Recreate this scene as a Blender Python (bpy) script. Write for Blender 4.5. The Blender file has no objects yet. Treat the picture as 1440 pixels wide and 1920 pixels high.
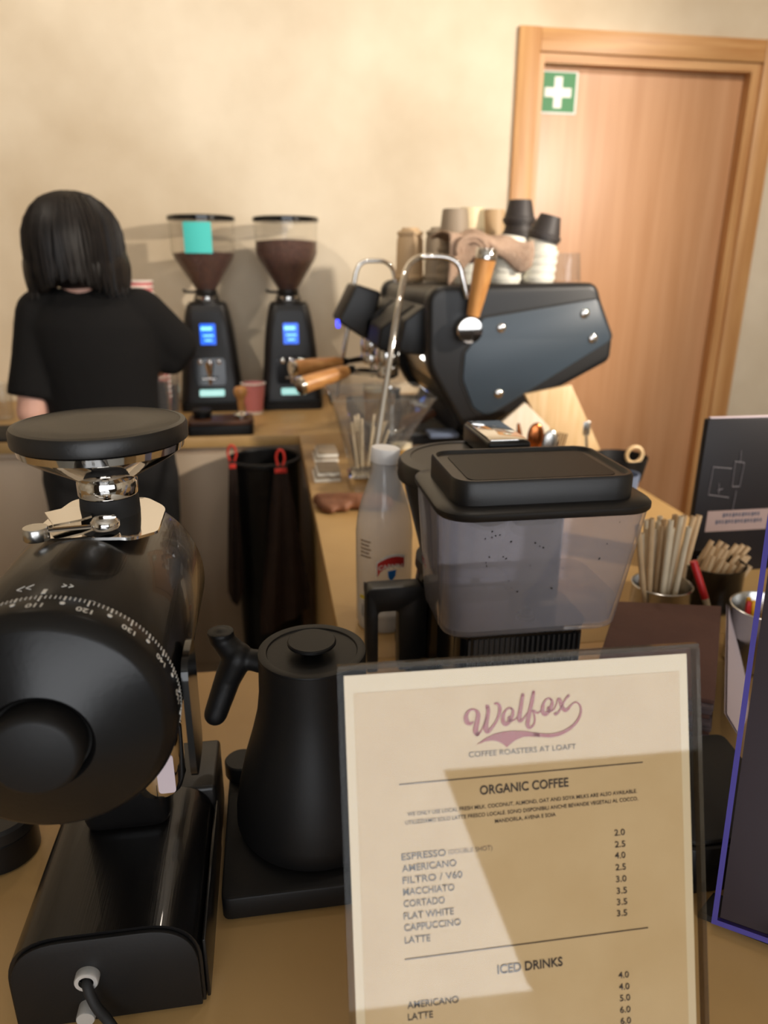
import bpy, bmesh, math, random
from mathutils import Vector, Matrix
random.seed(7)
sc = bpy.context.scene
C = sc.collection
R = math.radians
PI = math.pi

# ------------------------------------------------------------------ camera
CAM = Vector((0.0, 0.0, 1.45)); YAW, PITCH, ROLL = R(9.0), R(19.0), R(0.3); FPX = 1346.0
_f = Vector((math.sin(YAW)*math.cos(PITCH), math.cos(YAW)*math.cos(PITCH), -math.sin(PITCH)))
_r0 = Vector((math.cos(YAW), -math.sin(YAW), 0)); _u0 = _r0.cross(_f)
_r = _r0*math.cos(ROLL) + _u0*math.sin(ROLL); _u = _u0*math.cos(ROLL) - _r0*math.sin(ROLL)
cd = bpy.data.cameras.new('camera'); cam = bpy.data.objects.new('camera', cd); C.objects.link(cam)
M = Matrix((( _r.x, _u.x, -_f.x, CAM.x), (_r.y, _u.y, -_f.y, CAM.y), (_r.z, _u.z, -_f.z, CAM.z), (0, 0, 0, 1)))
cam.matrix_world = M
cd.sensor_fit = 'VERTICAL'; cd.sensor_height = 36.0; cd.lens = FPX/1920.0*36.0
cd.clip_start = 0.01; cd.clip_end = 60
cd.dof.use_dof = True; cd.dof.focus_distance = 0.56; cd.dof.aperture_fstop = 5.8
sc.camera = cam

def P(px, py, x=None, y=None, z=None):
    """photo pixel -> point on the plane x=, y= or z="""
    d = _f + _r*((px-720)/FPX) - _u*((py-960)/FPX)
    t = (z-CAM.z)/d.z if z is not None else ((y-CAM.y)/d.y if y is not None else (x-CAM.x)/d.x)
    return CAM + d*t

# ------------------------------------------------------------------ world, lights, exposure
w = bpy.data.worlds.new('world'); sc.world = w; w.use_nodes = True
w.node_tree.nodes['Background'].inputs[0].default_value = (0.75, 0.85, 1.0, 1)
w.node_tree.nodes['Background'].inputs[1].default_value = 0.5
sc.view_settings.view_transform = 'Standard'; sc.view_settings.look = 'None'
sc.view_settings.exposure = 0.0; sc.view_settings.gamma = 1.0
sc.view_settings.use_curve_mapping = False

def area(name, loc, target, sx, sy, power, col):
    l = bpy.data.lights.new(name, 'AREA'); l.shape = 'RECTANGLE'; l.size = sx; l.size_y = sy
    l.energy = power; l.color = col
    o = bpy.data.objects.new(name, l); C.objects.link(o); o.location = loc
    o.rotation_euler = (Vector(target)-Vector(loc)).to_track_quat('-Z', 'Y').to_euler()
    return o
def spot(name, loc, target, power, ang, col, rad=0.04, blend=0.6):
    l = bpy.data.lights.new(name, 'SPOT'); l.energy = power; l.color = col
    l.spot_size = R(ang); l.spot_blend = blend; l.shadow_soft_size = rad
    o = bpy.data.objects.new(name, l); C.objects.link(o); o.location = loc
    o.rotation_euler = (Vector(target)-Vector(loc)).to_track_quat('-Z', 'Y').to_euler()
    return o
WARM = (1.0, 0.89, 0.76)
# daylight coming in through the shop window behind the photographer
area('window_daylight', (0.6, -3.12, 1.3), (0.6, 0, 1.3), 4.0, 2.7, 125, (0.965, 0.98, 1.0))
# warm ceiling spots over the bar
spot('wall_lamp', (2.0, 0.3, 2.1), (-0.1, 3.0, 1.5), 275, 75, WARM, 0.045)
spot('ceiling_spot', (-0.9, 1.3, 2.95), (-0.5, 3.1, 2.3), 72, 100, WARM, 0.05)
spot('ceiling_spot', (2.1, 1.2, 2.95), (1.5, 3.1, 1.3), 84, 85, WARM, 0.05)
spot('ceiling_spot', (0.35, 2.2, 2.95), (0.4, 1.9, 0.9), 20, 80, WARM, 0.04)
spot('ceiling_spot', (0.5, 0.9, 2.95), (0.3, 1.3, 0.9), 8, 70, WARM, 0.04)

# ------------------------------------------------------------------ materials
def lin(c):
    return tuple(((v/255)/12.92 if v/255 <= 0.04045 else ((v/255+0.055)/1.055)**2.4) for v in c)
MAT = {}
def mat(name, rgb, rough=0.5, metal=0.0, var=0.0, vscale=8.0, bump=0.0, bscale=60.0, stretch=None, rgb2=None, coat=0.0, emit=None, estr=0.0, spec=0.5, sheen=0.0, detail=4.0, hrange=(0.3, 0.7)):
    m = bpy.data.materials.new(name); m.use_nodes = True; nt = m.node_tree; b = nt.nodes['Principled BSDF']
    c = lin(rgb)
    b.inputs['Base Color'].default_value = (*c, 1); b.inputs['Roughness'].default_value = rough
    b.inputs['Metallic'].default_value = metal; b.inputs['Specular IOR Level'].default_value = spec
    b.inputs['Coat Weight'].default_value = coat; b.inputs['Sheen Weight'].default_value = sheen
    tc = nt.nodes.new('ShaderNodeTexCoord'); mp = nt.nodes.new('ShaderNodeMapping')
    nt.links.new(tc.outputs['Object'], mp.inputs[0])
    if stretch: mp.inputs['Scale'].default_value = stretch
    if var > 0 or rgb2:
        n = nt.nodes.new('ShaderNodeTexNoise'); n.inputs['Scale'].default_value = vscale; n.inputs['Detail'].default_value = detail
        nt.links.new(mp.outputs[0], n.inputs['Vector'])
        cr = nt.nodes.new('ShaderNodeValToRGB')
        c2 = lin(rgb2) if rgb2 else tuple(v*(1-var) for v in c)
        cr.color_ramp.elements[0].position = hrange[0]; cr.color_ramp.elements[1].position = hrange[1]
        cr.color_ramp.elements[0].color = (*c2, 1); cr.color_ramp.elements[1].color = (*(c if rgb2 else tuple(min(1, v*(1+var)) for v in c)), 1)
        nt.links.new(n.outputs['Fac'], cr.inputs[0]); nt.links.new(cr.outputs[0], b.inputs['Base Color'])
    if bump > 0:
        n2 = nt.nodes.new('ShaderNodeTexNoise'); n2.inputs['Scale'].default_value = bscale; n2.inputs['Detail'].default_value = 5
        nt.links.new(mp.outputs[0], n2.inputs['Vector'])
        bp = nt.nodes.new('ShaderNodeBump'); bp.inputs['Strength'].default_value = bump; bp.inputs['Distance'].default_value = 0.01
        nt.links.new(n2.outputs['Fac'], bp.inputs['Height']); nt.links.new(bp.outputs[0], b.inputs['Normal'])
    if emit:
        b.inputs['Emission Color'].default_value = (*lin(emit), 1); b.inputs['Emission Strength'].default_value = estr
    MAT[name] = m; return m
def clear(name, tint=(1, 1, 1), rough=0.03, milk=0.0, milkcol=(200, 200, 205), ior=1.45):
    """thin clear plastic or glass: see-through, with Fresnel reflection and a little milky scatter"""
    m = bpy.data.materials.new(name); m.use_nodes = True; nt = m.node_tree; N = nt.nodes; N.remove(N['Principled BSDF'])
    out = N['Material Output']
    tr = N.new('ShaderNodeBsdfTransparent'); tr.inputs[0].default_value = (*tint, 1)
    df = N.new('ShaderNodeBsdfDiffuse'); df.inputs[0].default_value = (*lin(milkcol), 1)
    gl = N.new('ShaderNodeBsdfGlossy'); gl.inputs['Roughness'].default_value = rough
    fr = N.new('ShaderNodeFresnel'); ge = N.new('ShaderNodeNewGeometry'); mr = N.new('ShaderNodeMapRange')
    mr.inputs['To Min'].default_value = ior; mr.inputs['To Max'].default_value = 1/ior   # both faces reflect like air to plastic
    nt.links.new(ge.outputs['Backfacing'], mr.inputs['Value']); nt.links.new(mr.outputs[0], fr.inputs[0])
    m1 = N.new('ShaderNodeMixShader'); m1.inputs[0].default_value = milk
    nt.links.new(tr.outputs[0], m1.inputs[1]); nt.links.new(df.outputs[0], m1.inputs[2])
    m2 = N.new('ShaderNodeMixShader'); nt.links.new(fr.outputs[0], m2.inputs[0])
    nt.links.new(m1.outputs[0], m2.inputs[1]); nt.links.new(gl.outputs[0], m2.inputs[2])
    nt.links.new(m2.outputs[0], out.inputs[0]); MAT[name] = m; return m

mat('plaster', (226, 213, 190), 0.75, var=0.0, rgb2=(192, 174, 146), vscale=1.5, bump=0.12, bscale=14, detail=7, hrange=(0.32, 0.68))
mat('ceiling_paint', (225, 218, 205), 0.9)
mat('room_paint', (150, 128, 100), 0.9)
mat('dark_room', (70, 62, 55), 0.9)
mat('floor_concrete', (120, 118, 110), 0.6, var=0.12, vscale=3)
mat('oak', (205, 158, 104), 0.42, rgb2=(180, 128, 76), vscale=5, stretch=(9, 9, 0.5), bump=0.05, bscale=30)
mat('door_oak', (200, 152, 112), 0.34, rgb2=(184, 134, 92), vscale=3, stretch=(7, 7, 0.35), bump=0.03, bscale=30)
mat('oak_cross', (205, 158, 104), 0.42, rgb2=(180, 128, 76), vscale=5, stretch=(0.5, 9, 9), bump=0.05, bscale=30)
mat('counter_tan', (192, 156, 102), 0.42, rgb2=(172, 136, 84), vscale=4, detail=6)
mat('counter_front', (212, 190, 166), 0.6, rgb2=(200, 178, 152), vscale=2)
mat('counter_side', (196, 165, 115), 0.55)
mat('black_metal', (17, 16, 16), 0.3, spec=0.35, var=0.1, vscale=3, bump=0.015, bscale=300)
mat('black_brushed', (15, 14, 14), 0.27, metal=0.0, spec=0.4, bump=0.05, bscale=60, stretch=(14, 0.3, 14), coat=0.25)
mat('black_matte', (19, 18, 18), 0.5, spec=0.3, bump=0.02, bscale=400)
mat('black_plastic', (24, 22, 21), 0.38, spec=0.45, bump=0.03, bscale=500)
mat('black_kettle', (17, 16, 16), 0.48, spec=0.3, bump=0.02, bscale=600)
mat('black_gloss', (14, 14, 15), 0.12)
mat('machine_black', (28, 28, 29), 0.4, spec=0.4)
mat('machine_panel', (52, 64, 75), 0.4, bump=0.01, bscale=300)
mat('chrome', (225, 222, 218), 0.06, metal=1.0)
mat('steel', (190, 188, 184), 0.25, metal=1.0, bump=0.02, bscale=80, stretch=(1, 1, 12))
mat('wood_handle', (206, 150, 88), 0.4, rgb2=(170, 112, 58), vscale=14, stretch=(0.6, 6, 6))
mat('wood_handle_up', (206, 150, 88), 0.4, rgb2=(176, 118, 62), vscale=14, stretch=(6, 6, 0.6))
mat('walnut', (92, 56, 34), 0.4, rgb2=(64, 38, 24), vscale=10, stretch=(1, 8, 8))
mat('pale_wood', (222, 192, 148), 0.5, rgb2=(204, 168, 118), vscale=9, stretch=(8, 8, 0.8))
mat('pale_board', (226, 214, 196), 0.5, rgb2=(214, 198, 174), vscale=9, stretch=(8, 8, 0.8))
mat('print_white', (236, 234, 228), 0.6)
def laminated(name, rgb, **k):
    m = mat(name, rgb, **k); b = m.node_tree.nodes['Principled BSDF']
    b.inputs['Coat Weight'].default_value = 1.0; b.inputs['Coat Roughness'].default_value = 0.02; b.inputs['Coat IOR'].default_value = 1.62; b.inputs['Specular IOR Level'].default_value = 0.2
laminated('cream_paper', (196, 166, 122), rough=0.6, rgb2=(190, 159, 114), vscale=30)
laminated('paper_border', (206, 184, 148), rough=0.55)
laminated('ink_red', (140, 10, 14), rough=0.6)
laminated('ink_grey', (62, 52, 46), rough=0.6)
laminated('ink_light', (128, 112, 96), rough=0.6)
mat('green_sign', (42, 124, 68), 0.5)
mat('bean', (96, 56, 38), 0.55, rgb2=(56, 30, 20), vscale=120, bump=0.8, bscale=130)
mat('screen_blue', (20, 40, 110), 0.2, emit=(40, 110, 255), estr=1.2)
mat('screen_text', (120, 190, 255), 0.3, emit=(110, 190, 255), estr=2.0)
mat('led_white', (240, 240, 240), 0.3, emit=(255, 250, 240), estr=5.0)
mat('led_blue', (60, 70, 255), 0.3, emit=(50, 60, 255), estr=4.0)
mat('lit_window', (220, 250, 255), 0.3, emit=(110, 230, 225), estr=0.5)
mat('sticky_note', (72, 196, 190), 0.7)
mat('pink_cup', (214, 130, 128), 0.55)
mat('cup_rim', (240, 232, 222), 0.55)
mat('cup_white', (226, 222, 208), 0.45, var=0.03, vscale=10)
mat('cup_beige', (190, 160, 122), 0.55)
mat('cup_grey', (150, 134, 114), 0.6)
mat('cup_cream', (226, 206, 166), 0.5)
mat('cup_black', (54, 48, 46), 0.55)
mat('towel', (186, 158, 136), 0.95, rgb2=(172, 142, 120), vscale=60, bump=0.5, bscale=160)
mat('towel_shade', (70, 48, 40), 0.95, bump=0.4, bscale=160)  # dark version of the towel colour, for painted shade inside the roll
mat('bin_towel', (54, 38, 30), 0.9, rgb2=(44, 30, 24), vscale=30, bump=0.3, bscale=200)
mat('red_loop', (205, 52, 40), 0.7)
mat('leather', (136, 88, 58), 0.6, rgb2=(104, 62, 40), vscale=20, bump=0.3, bscale=60)
mat('napkin_brown', (98, 66, 56), 0.8, rgb2=(88, 58, 50), vscale=14, bump=0.25, bscale=40)
mat('napkin_edge', (96, 82, 84), 0.85, bump=0.4, bscale=90, stretch=(1, 1, 6))
mat('lavender_paper', (196, 180, 184), 0.7)
mat('straw_kraft', (190, 158, 118), 0.7, rgb2=(206, 176, 136), vscale=30)
mat('straw_pale', (222, 206, 178), 0.7, rgb2=(206, 188, 158), vscale=30)
mat('red_plastic', (196, 32, 34), 0.4)
mat('yellow_plastic', (230, 170, 30), 0.4)
mat('box_black', (25, 22, 25), 0.5, spec=0.3, var=0.1, vscale=6)
mat('box_print', (110, 104, 108), 0.6)
mat('box_label', (150, 128, 122), 0.6)
mat('violet_edge', (78, 70, 150), 0.25)
mat('card_dark', (60, 51, 50), 0.4, rgb2=(50, 41, 41), vscale=6)
mat('skin', (218, 168, 148), 0.5, var=0.04, vscale=20)
mat('hair', (26, 22, 20), 0.5, var=0.3, vscale=40, spec=0.25)
mat('shirt', (22, 21, 21), 0.9, spec=0.2, bump=0.25, bscale=18)
mat('trousers', (24, 23, 24), 0.9)
mat('cap_white', (236, 236, 238), 0.5)
mat('label_red', (206, 46, 44), 0.5)
mat('label_blue', (40, 120, 210), 0.5)
mat('label_yellow', (214, 196, 40), 0.5)
mat('label_dark', (70, 72, 86), 0.6)
mat('copper', (176, 104, 60), 0.2, metal=1.0)
mat('tea', (196, 150, 60), 0.3)
mat('milk_foam', (240, 226, 196), 0.6)
mat('slate_cloth', (98, 110, 134), 0.9)
mat('alu', (214, 212, 208), 0.35, metal=0.5)
mat('rubber', (20, 19, 19), 0.7)
clear('glass', (0.95, 0.95, 0.94), 0.02, 0.03)
clear('hopper_glass', (0.97, 0.96, 0.94), 0.03, 0.03)
clear('acrylic', (0.985, 0.985, 0.98), 0.015, 0.0, ior=1.13)
clear('acrylic_edge', (0.50, 0.43, 0.35), 0.08, 0.10, (190, 175, 150), ior=1.25)
clear('smoke_tank', (0.90, 0.89, 0.915), 0.05, 0.17, (204, 201, 206))
clear('tank_water', (0.86, 0.86, 0.90), 0.02, 0.05, (150, 150, 165))
clear('carafe_glass', (0.25, 0.24, 0.24), 0.04, 0.1, (40, 38, 38))
clear('bottle_plastic', (0.88, 0.88, 0.88), 0.12, 0.44, (226, 226, 228))
clear('dark_acrylic', (0.92, 0.9, 0.92), 0.05, 0.0, ior=1.15)

# ------------------------------------------------------------------ mesh helpers
def NB(): return bmesh.new()
def box(bm, lo, hi, bev=0.0, seg=2, mx=None):
    lo, hi = Vector(lo), Vector(hi); c = (lo+hi)/2; s = hi-lo
    t = bmesh.new(); bmesh.ops.create_cube(t, size=1.0)
    for v in t.verts: v.co = Vector((v.co.x*s.x, v.co.y*s.y, v.co.z*s.z)) + c
    if bev > 0:
        bmesh.ops.bevel(t, geom=list(t.edges), offset=min(bev, min(s)*0.49), segments=seg, affect='EDGES', profile=0.5)
    join(bm, t, mx); return bm
def join(bm, t, mx=None):
    if mx is not None: bmesh.ops.transform(t, matrix=mx, verts=list(t.verts))
    me = bpy.data.meshes.new('tmp'); t.to_mesh(me); t.free(); bm.from_mesh(me); bpy.data.meshes.remove(me)
def lathe(bm, prof, n=40, mx=None, cap=True):
    """prof: list of (radius, height) from bottom to top, turned about z"""
    t = bmesh.new(); rings = []
    for r, h in prof:
        rings.append([t.verts.new((r*math.cos(2*PI*i/n), r*math.sin(2*PI*i/n), h)) for i in range(n)] if r > 1e-6 else [t.verts.new((0, 0, h))])
    for a, b in zip(rings, rings[1:]):
        for i in range(n):
            j = (i+1) % n
            if len(a) == 1 and len(b) == 1: continue
            if len(a) == 1: t.faces.new((a[0], b[j], b[i]))
            elif len(b) == 1: t.faces.new((a[i], a[j], b[0]))
            else: t.faces.new((a[i], a[j], b[j], b[i]))
    if cap:
        if len(rings[0]) > 1: t.faces.new(list(reversed(rings[0])))
        if len(rings[-1]) > 1: t.faces.new(rings[-1])
    bmesh.ops.recalc_face_normals(t, faces=list(t.faces))
    join(bm, t, mx); return bm
def at(x, y, z): return Matrix.Translation((x, y, z))
def rot(deg, ax): return Matrix.Rotation(R(deg), 4, ax)
def tube(bm, pts, rad, n=12, cap=True, mx=None):
    pts = [Vector(p) for p in pts]; k = len(pts)
    rads = rad if isinstance(rad, (list, tuple)) else [rad]*k
    t = bmesh.new(); rings = []; prev = None
    for i, p in enumerate(pts):
        d = (pts[min(i+1, k-1)]-pts[max(i-1, 0)]).normalized()
        if prev is None:
            a = Vector((0, 0, 1)) if abs(d.z) < 0.9 else Vector((1, 0, 0)); u = d.cross(a).normalized()
        else: u = (prev - d*prev.dot(d)).normalized()
        prev = u; v = d.cross(u)
        rings.append([t.verts.new(p + (u*math.cos(2*PI*j/n)+v*math.sin(2*PI*j/n))*rads[i]) for j in range(n)])
    for a, b in zip(rings, rings[1:]):
        for j in range(n): t.faces.new((a[j], a[(j+1) % n], b[(j+1) % n], b[j]))
    if cap: t.faces.new(list(reversed(rings[0]))); t.faces.new(rings[-1])
    bmesh.ops.recalc_face_normals(t, faces=list(t.faces)); join(bm, t, mx); return bm
def smooth_path(pts, sub=6):
    """Catmull-Rom through the points (each a tuple of any length)"""
    out = []; n = len(pts)
    for i in range(n-1):
        p0, p1, p2, p3 = pts[max(i-1, 0)], pts[i], pts[i+1], pts[min(i+2, n-1)]
        for s in range(sub):
            t = s/sub
            out.append(tuple(0.5*((2*b)+(-a+c)*t+(2*a-5*b+4*c-d)*t*t+(-a+3*b-3*c+d)*t**3) for a, b, c, d in zip(p0, p1, p2, p3)))
    out.append(tuple(pts[-1])); return out
def prism(bm, poly, a, b, axis='y', bev=0.0, seg=3, mx=None):
    """extrude a polygon (in the two other axes, x-z for y, x-y for z, y-z for x) from a to b"""
    t = bmesh.new()
    def mk(p, s): return {'y': (p[0], s, p[1]), 'z': (p[0], p[1], s), 'x': (s, p[0], p[1])}[axis]
    A = [t.verts.new(mk(p, a)) for p in poly]; B = [t.verts.new(mk(p, b)) for p in poly]; n = len(poly)
    t.faces.new(A); t.faces.new(list(reversed(B)))
    for i in range(n): t.faces.new((A[i], B[i], B[(i+1) % n], A[(i+1) % n]))
    bmesh.ops.recalc_face_normals(t, faces=list(t.faces))
    if bev > 0:
        ed = [e for e in t.edges if all(len(f.verts) == 4 or True for f in e.link_faces) and any(len(f.verts) == n and n != 4 for f in e.link_faces)] if n != 4 else list(t.edges)
        bmesh.ops.bevel(t, geom=ed, offset=bev, segments=seg, affect='EDGES', profile=0.5)
    join(bm, t, mx); return bm
def round_poly(pts, r, seg=6):
    out = []; n = len(pts)
    for i in range(n):
        p0, p1, p2 = Vector(pts[i-1]), Vector(pts[i]), Vector(pts[(i+1) % n])
        rr = r[i] if isinstance(r, (list, tuple)) else r
        a, b = (p0-p1), (p2-p1); ang = a.angle(b)
        d = min(rr/math.tan(ang/2), a.length*0.49, b.length*0.49)
        q0, q1 = p1+a.normalized()*d, p1+b.normalized()*d
        for s in range(seg+1):
            t = s/seg; out.append(tuple(q0*(1-t)**2+p1*2*t*(1-t)+q1*t*t))
    return out
def rrect(x0, y0, x1, y1, r, seg=6): return round_poly([(x0, y0), (x1, y0), (x1, y1), (x0, y1)], r, seg)
def loft(bm, rings, cap0=True, cap1=True, mx=None):
    t = bmesh.new(); V = [[t.verts.new(p) for p in ring] for ring in rings]; n = len(V[0])
    for a, b in zip(V, V[1:]):
        for i in range(n): t.faces.new((a[i], a[(i+1) % n], b[(i+1) % n], b[i]))
    if cap0: t.faces.new(list(reversed(V[0])))
    if cap1: t.faces.new(V[-1])
    bmesh.ops.recalc_face_normals(t, faces=list(t.faces)); join(bm, t, mx); return bm
def ball(bm, c, r, s=(1, 1, 1), n=16, mx=None):
    t = bmesh.new(); bmesh.ops.create_uvsphere(t, u_segments=n, v_segments=max(6, n//2), radius=r)
    for v in t.verts: v.co = Vector((v.co.x*s[0], v.co.y*s[1], v.co.z*s[2])) + Vector(c)
    join(bm, t, mx); return bm
def capsule(bm, a, b, ra, rb, n=14):
    a, b = Vector(a), Vector(b); d = (b-a); L = d.length; d = d.normalized() if L > 1e-6 else Vector((0, 0, 1))
    pts = []; rr = []
    for k in range(5):
        q = PI/2*k/4; pts.append(a - d*ra*math.cos(q)); rr.append(max(ra*math.sin(q), 0.0006))
    for k in range(5):
        q = PI/2*k/4; pts.append(b + d*rb*math.sin(q)); rr.append(max(rb*math.cos(q), 0.0006))
    tube(bm, pts, rr, n)
def voxel(bm, size, smooth=4):
    """weld overlapping closed shapes into one continuous skin"""
    me = bpy.data.meshes.new('tmp'); bm.to_mesh(me); bm.free()
    o = bpy.data.objects.new('tmp', me); C.objects.link(o)
    md = o.modifiers.new('r', 'REMESH'); md.mode = 'VOXEL'; md.voxel_size = size; md.use_smooth_shade = True
    if smooth: s = o.modifiers.new('s', 'SMOOTH'); s.iterations = smooth; s.factor = 0.5
    dg = bpy.context.evaluated_depsgraph_get(); dg.update()
    out = bpy.data.meshes.new_from_object(o.evaluated_get(dg)); bpy.data.objects.remove(o); bpy.data.meshes.remove(me)
    return out

# ------------------------------------------------------------------ object helpers
def inv_root(par):
    m = Matrix.Identity(4)
    while par is not None:
        m = par.matrix_basis @ m; par = par.parent
    return m.inverted()
def obj(name, bm, m, parent=None, sm=40, local=False):
    if isinstance(bm, bpy.types.Mesh): me = bm; me.name = name
    else: me = bpy.data.meshes.new(name); bm.to_mesh(me); bm.free()
    if m: me.materials.clear(); me.materials.append(MAT[m])
    if parent is not None and not local: me.transform(inv_root(parent))
    if sm:
        me.polygons.foreach_set('use_smooth', [True]*len(me.polygons))
        me.set_sharp_from_angle(angle=R(sm))
    o = bpy.data.objects.new(name, me); C.objects.link(o)
    if parent is not None: o.parent = parent
    return o
def tag(o, label, cat, group=None, kind=None):
    o['label'] = label; o['category'] = cat
    if group: o['group'] = group
    if kind: o['kind'] = kind
    return o
def thing(name, label, cat, loc=(0, 0, 0), rz=0, group=None):
    o = bpy.data.objects.new(name, None); C.objects.link(o); o.empty_display_size = 0.02
    o.location = loc; o.rotation_euler = (0, 0, R(rz)); o.matrix_basis = Matrix.Translation(loc) @ rot(rz, 'Z')
    return tag(o, label, cat, group)
def struct(name, bm, m, parent=None, label=None, sm=40):
    o = obj(name, bm, m, parent, sm)
    if parent is None: o['kind'] = 'structure'
    if label: o['label'] = label
    return o
def base_mesh(name, bm, m, base, label, cat, group=None, sm=40):
    """a one-mesh thing with its origin at its base; shape given in world coordinates"""
    bmesh.ops.translate(bm, verts=list(bm.verts), vec=-Vector(base))
    o = obj(name, bm, m, None, sm); o.location = base
    return tag(o, label, cat, group)
def copy_tree(o, parent=None):
    c = o.copy(); C.objects.link(c); c.parent = parent
    for ch in list(o.children): copy_tree(ch, c)
    return c
def text_mesh(s, size, align='LEFT', bold=0.0, spacing=1.0, ext=0.0):
    cu = bpy.data.curves.new('t', 'FONT'); cu.body = s; cu.size = size; cu.align_x = align; cu.offset = bold
    cu.space_character = spacing; cu.extrude = ext; cu.resolution_u = 4
    o = bpy.data.objects.new('t', cu); C.objects.link(o)
    dg = bpy.context.evaluated_depsgraph_get(); dg.update()
    me = bpy.data.meshes.new_from_object(o.evaluated_get(dg)); bpy.data.objects.remove(o); bpy.data.curves.remove(cu)
    return me
ZC = 0.92      # worktop height
# ================================================================== SETTING
YB = 3.10
bm = NB()
box(bm, (-3.0, YB, 0), (1.10, YB+0.14, 3.0)); box(bm, (2.03, YB, 0), (3.2, YB+0.14, 3.0)); box(bm, (1.10, YB, 2.225), (2.03, YB+0.14, 3.0))
struct('wall_back', bm, 'plaster', label='mottled warm beige plaster wall behind the bar')
struct('floor', box(NB(), (-3.0, -3.0, -0.1), (3.2, 3.24, 0)), 'floor_concrete')
struct('ceiling', box(NB(), (-3.0, -3.0, 3.0), (3.2, 3.24, 3.1)), 'ceiling_paint')
struct('wall_left', box(NB(), (-3.1, -3.0, 0), (-3.0, 3.24, 3.0)), 'plaster')
struct('wall_right', box(NB(), (3.2, -3.0, 0), (3.3, 3.24, 3.0)), 'plaster')
bm = NB()
box(bm, (-3.0, -3.1, 0), (-1.35, -3.0, 3.0)); box(bm, (2.55, -3.1, 0), (3.2, -3.0, 3.0))
box(bm, (-1.35, -3.1, 2.6), (2.55, -3.0, 3.0)); prism(bm, [(.93, 0), (2.55, 0), (2.55, 0.98), (.62, 0.98)], -3.1, -3.0, 'y')  # slanted lower piece is added, unseen, to shape the menu's dark reflection
struct('wall_front_and_blocker', bm, 'dark_room')
# door with its frame
bm = NB(); box(bm, (1.118, YB+0.045, 0.005), (2.006, YB+0.085, 2.20))
struct('door_1', bm, 'door_oak', label='flush oak door in the back wall')
struct('trim_1', box(NB(), (1.005, YB-0.022, 0), (1.092, YB, 2.319), 0.003), 'oak', label='left upright of the oak door casing')
struct('trim_2', box(NB(), (1.0925, YB-0.02, 2.237), (2.046, YB, 2.318), 0.003), 'oak_cross', label='head of the oak door casing')
struct('trim_3', box(NB(), (2.0465, YB-0.022, 0), (2.133, YB, 2.319), 0.003), 'oak', label='right upright of the oak door casing')
bm = NB()
box(bm, (1.088, YB-0.006, 0), (1.117, YB+0.12, 2.236)); box(bm, (2.007, YB-0.006, 0), (2.05, YB+0.12, 2.236))
struct('trim_4', bm, 'oak', label='oak door jambs')
struct('trim_5', box(NB(), (1.117, YB-0.006, 2.203), (2.007, YB+0.12, 2.236)), 'oak_cross', label='oak door head jamb')
# first aid sign
s0 = P(1021, 131, y=YB+0.04); s1 = P(1079, 215, y=YB+0.04)
t = thing('first_aid_sign', 'square green first aid sign with white cross on the door', 'sign', ((s0.x+s1.x)/2, YB+0.0445, s1.z))
x0, x1, z0, z1 = 1.121, s1.x, s1.z, s0.z; yb = YB+0.0445
obj('plate', box(NB(), (x0, yb-0.003, z0), (x1, yb, z1), 0.001), 'print_white', t)
obj('green_field', box(NB(), (x0+0.004, yb-0.0036, z0+0.007), (x1-0.008, yb-0.003, z1-0.006)), 'green_sign', t)
cx, cz = (x0+x1)/2-0.002, (z0+z1)/2; a, b = 0.017, 0.056
bm = NB(); box(bm, (cx-a, yb-0.0042, cz-b), (cx+a, yb-0.0036, cz+b)); box(bm, (cx-b, yb-0.0042, cz-a), (cx-a, yb-0.0036, cz+a)); box(bm, (cx+a, yb-0.0042, cz-a), (cx+b, yb-0.0036, cz+a))
obj('cross', bm, 'print_white', t)

# ================================================================== COUNTERS
def counter(name, label, top, body, doors=()):
    (x0, y0, x1, y1) = top
    t = thing(name, label, 'counter', ((x0+x1)/2, (y0+y1)/2, 0))
    obj('worktop', box(NB(), (x0, y0, ZC-0.035), (x1, y1, ZC), 0.002), 'counter_tan', t)
    (a0, b0, a1, b1) = body
    obj('carcass', box(NB(), (a0, b0, 0.0), (a1, b1, ZC-0.0355)), 'counter_side' if name == 'espresso_counter' else 'counter_front', t)
    for d in doors: obj('cabinet_door', box(NB(), d[0], d[1], 0.002), 'counter_front', t)
    return t
YBC = 2.335
counter('back_counter', 'long tan counter along the plaster wall under the two tall grinders', (-2.4, YBC, 0.912, YB-.001), (-2.4, YBC+0.04, 0.912, YB-.001),
        [((-2.4+i*0.6+0.003, YBC+0.022, 0.08), (-2.4+i*0.6+0.597, YBC+0.04, ZC-0.06)) for i in range(4)] + [((0.003-0.0, YBC+0.022, 0.08), (0.08, YBC+0.04, ZC-0.06))])
counter('espresso_counter', 'tan counter running to the wall under the espresso machine', (0.085, 0.8895, 0.912, YBC-0.0005), (0.115, 0.892, 0.895, YBC-0.002))
counter('front_counter', 'tan serving counter in front with kettle and menu', (-1.6, 0.12, 1.3, 0.889), (-1.55, 0.16, 1.25, 0.86))

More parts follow.
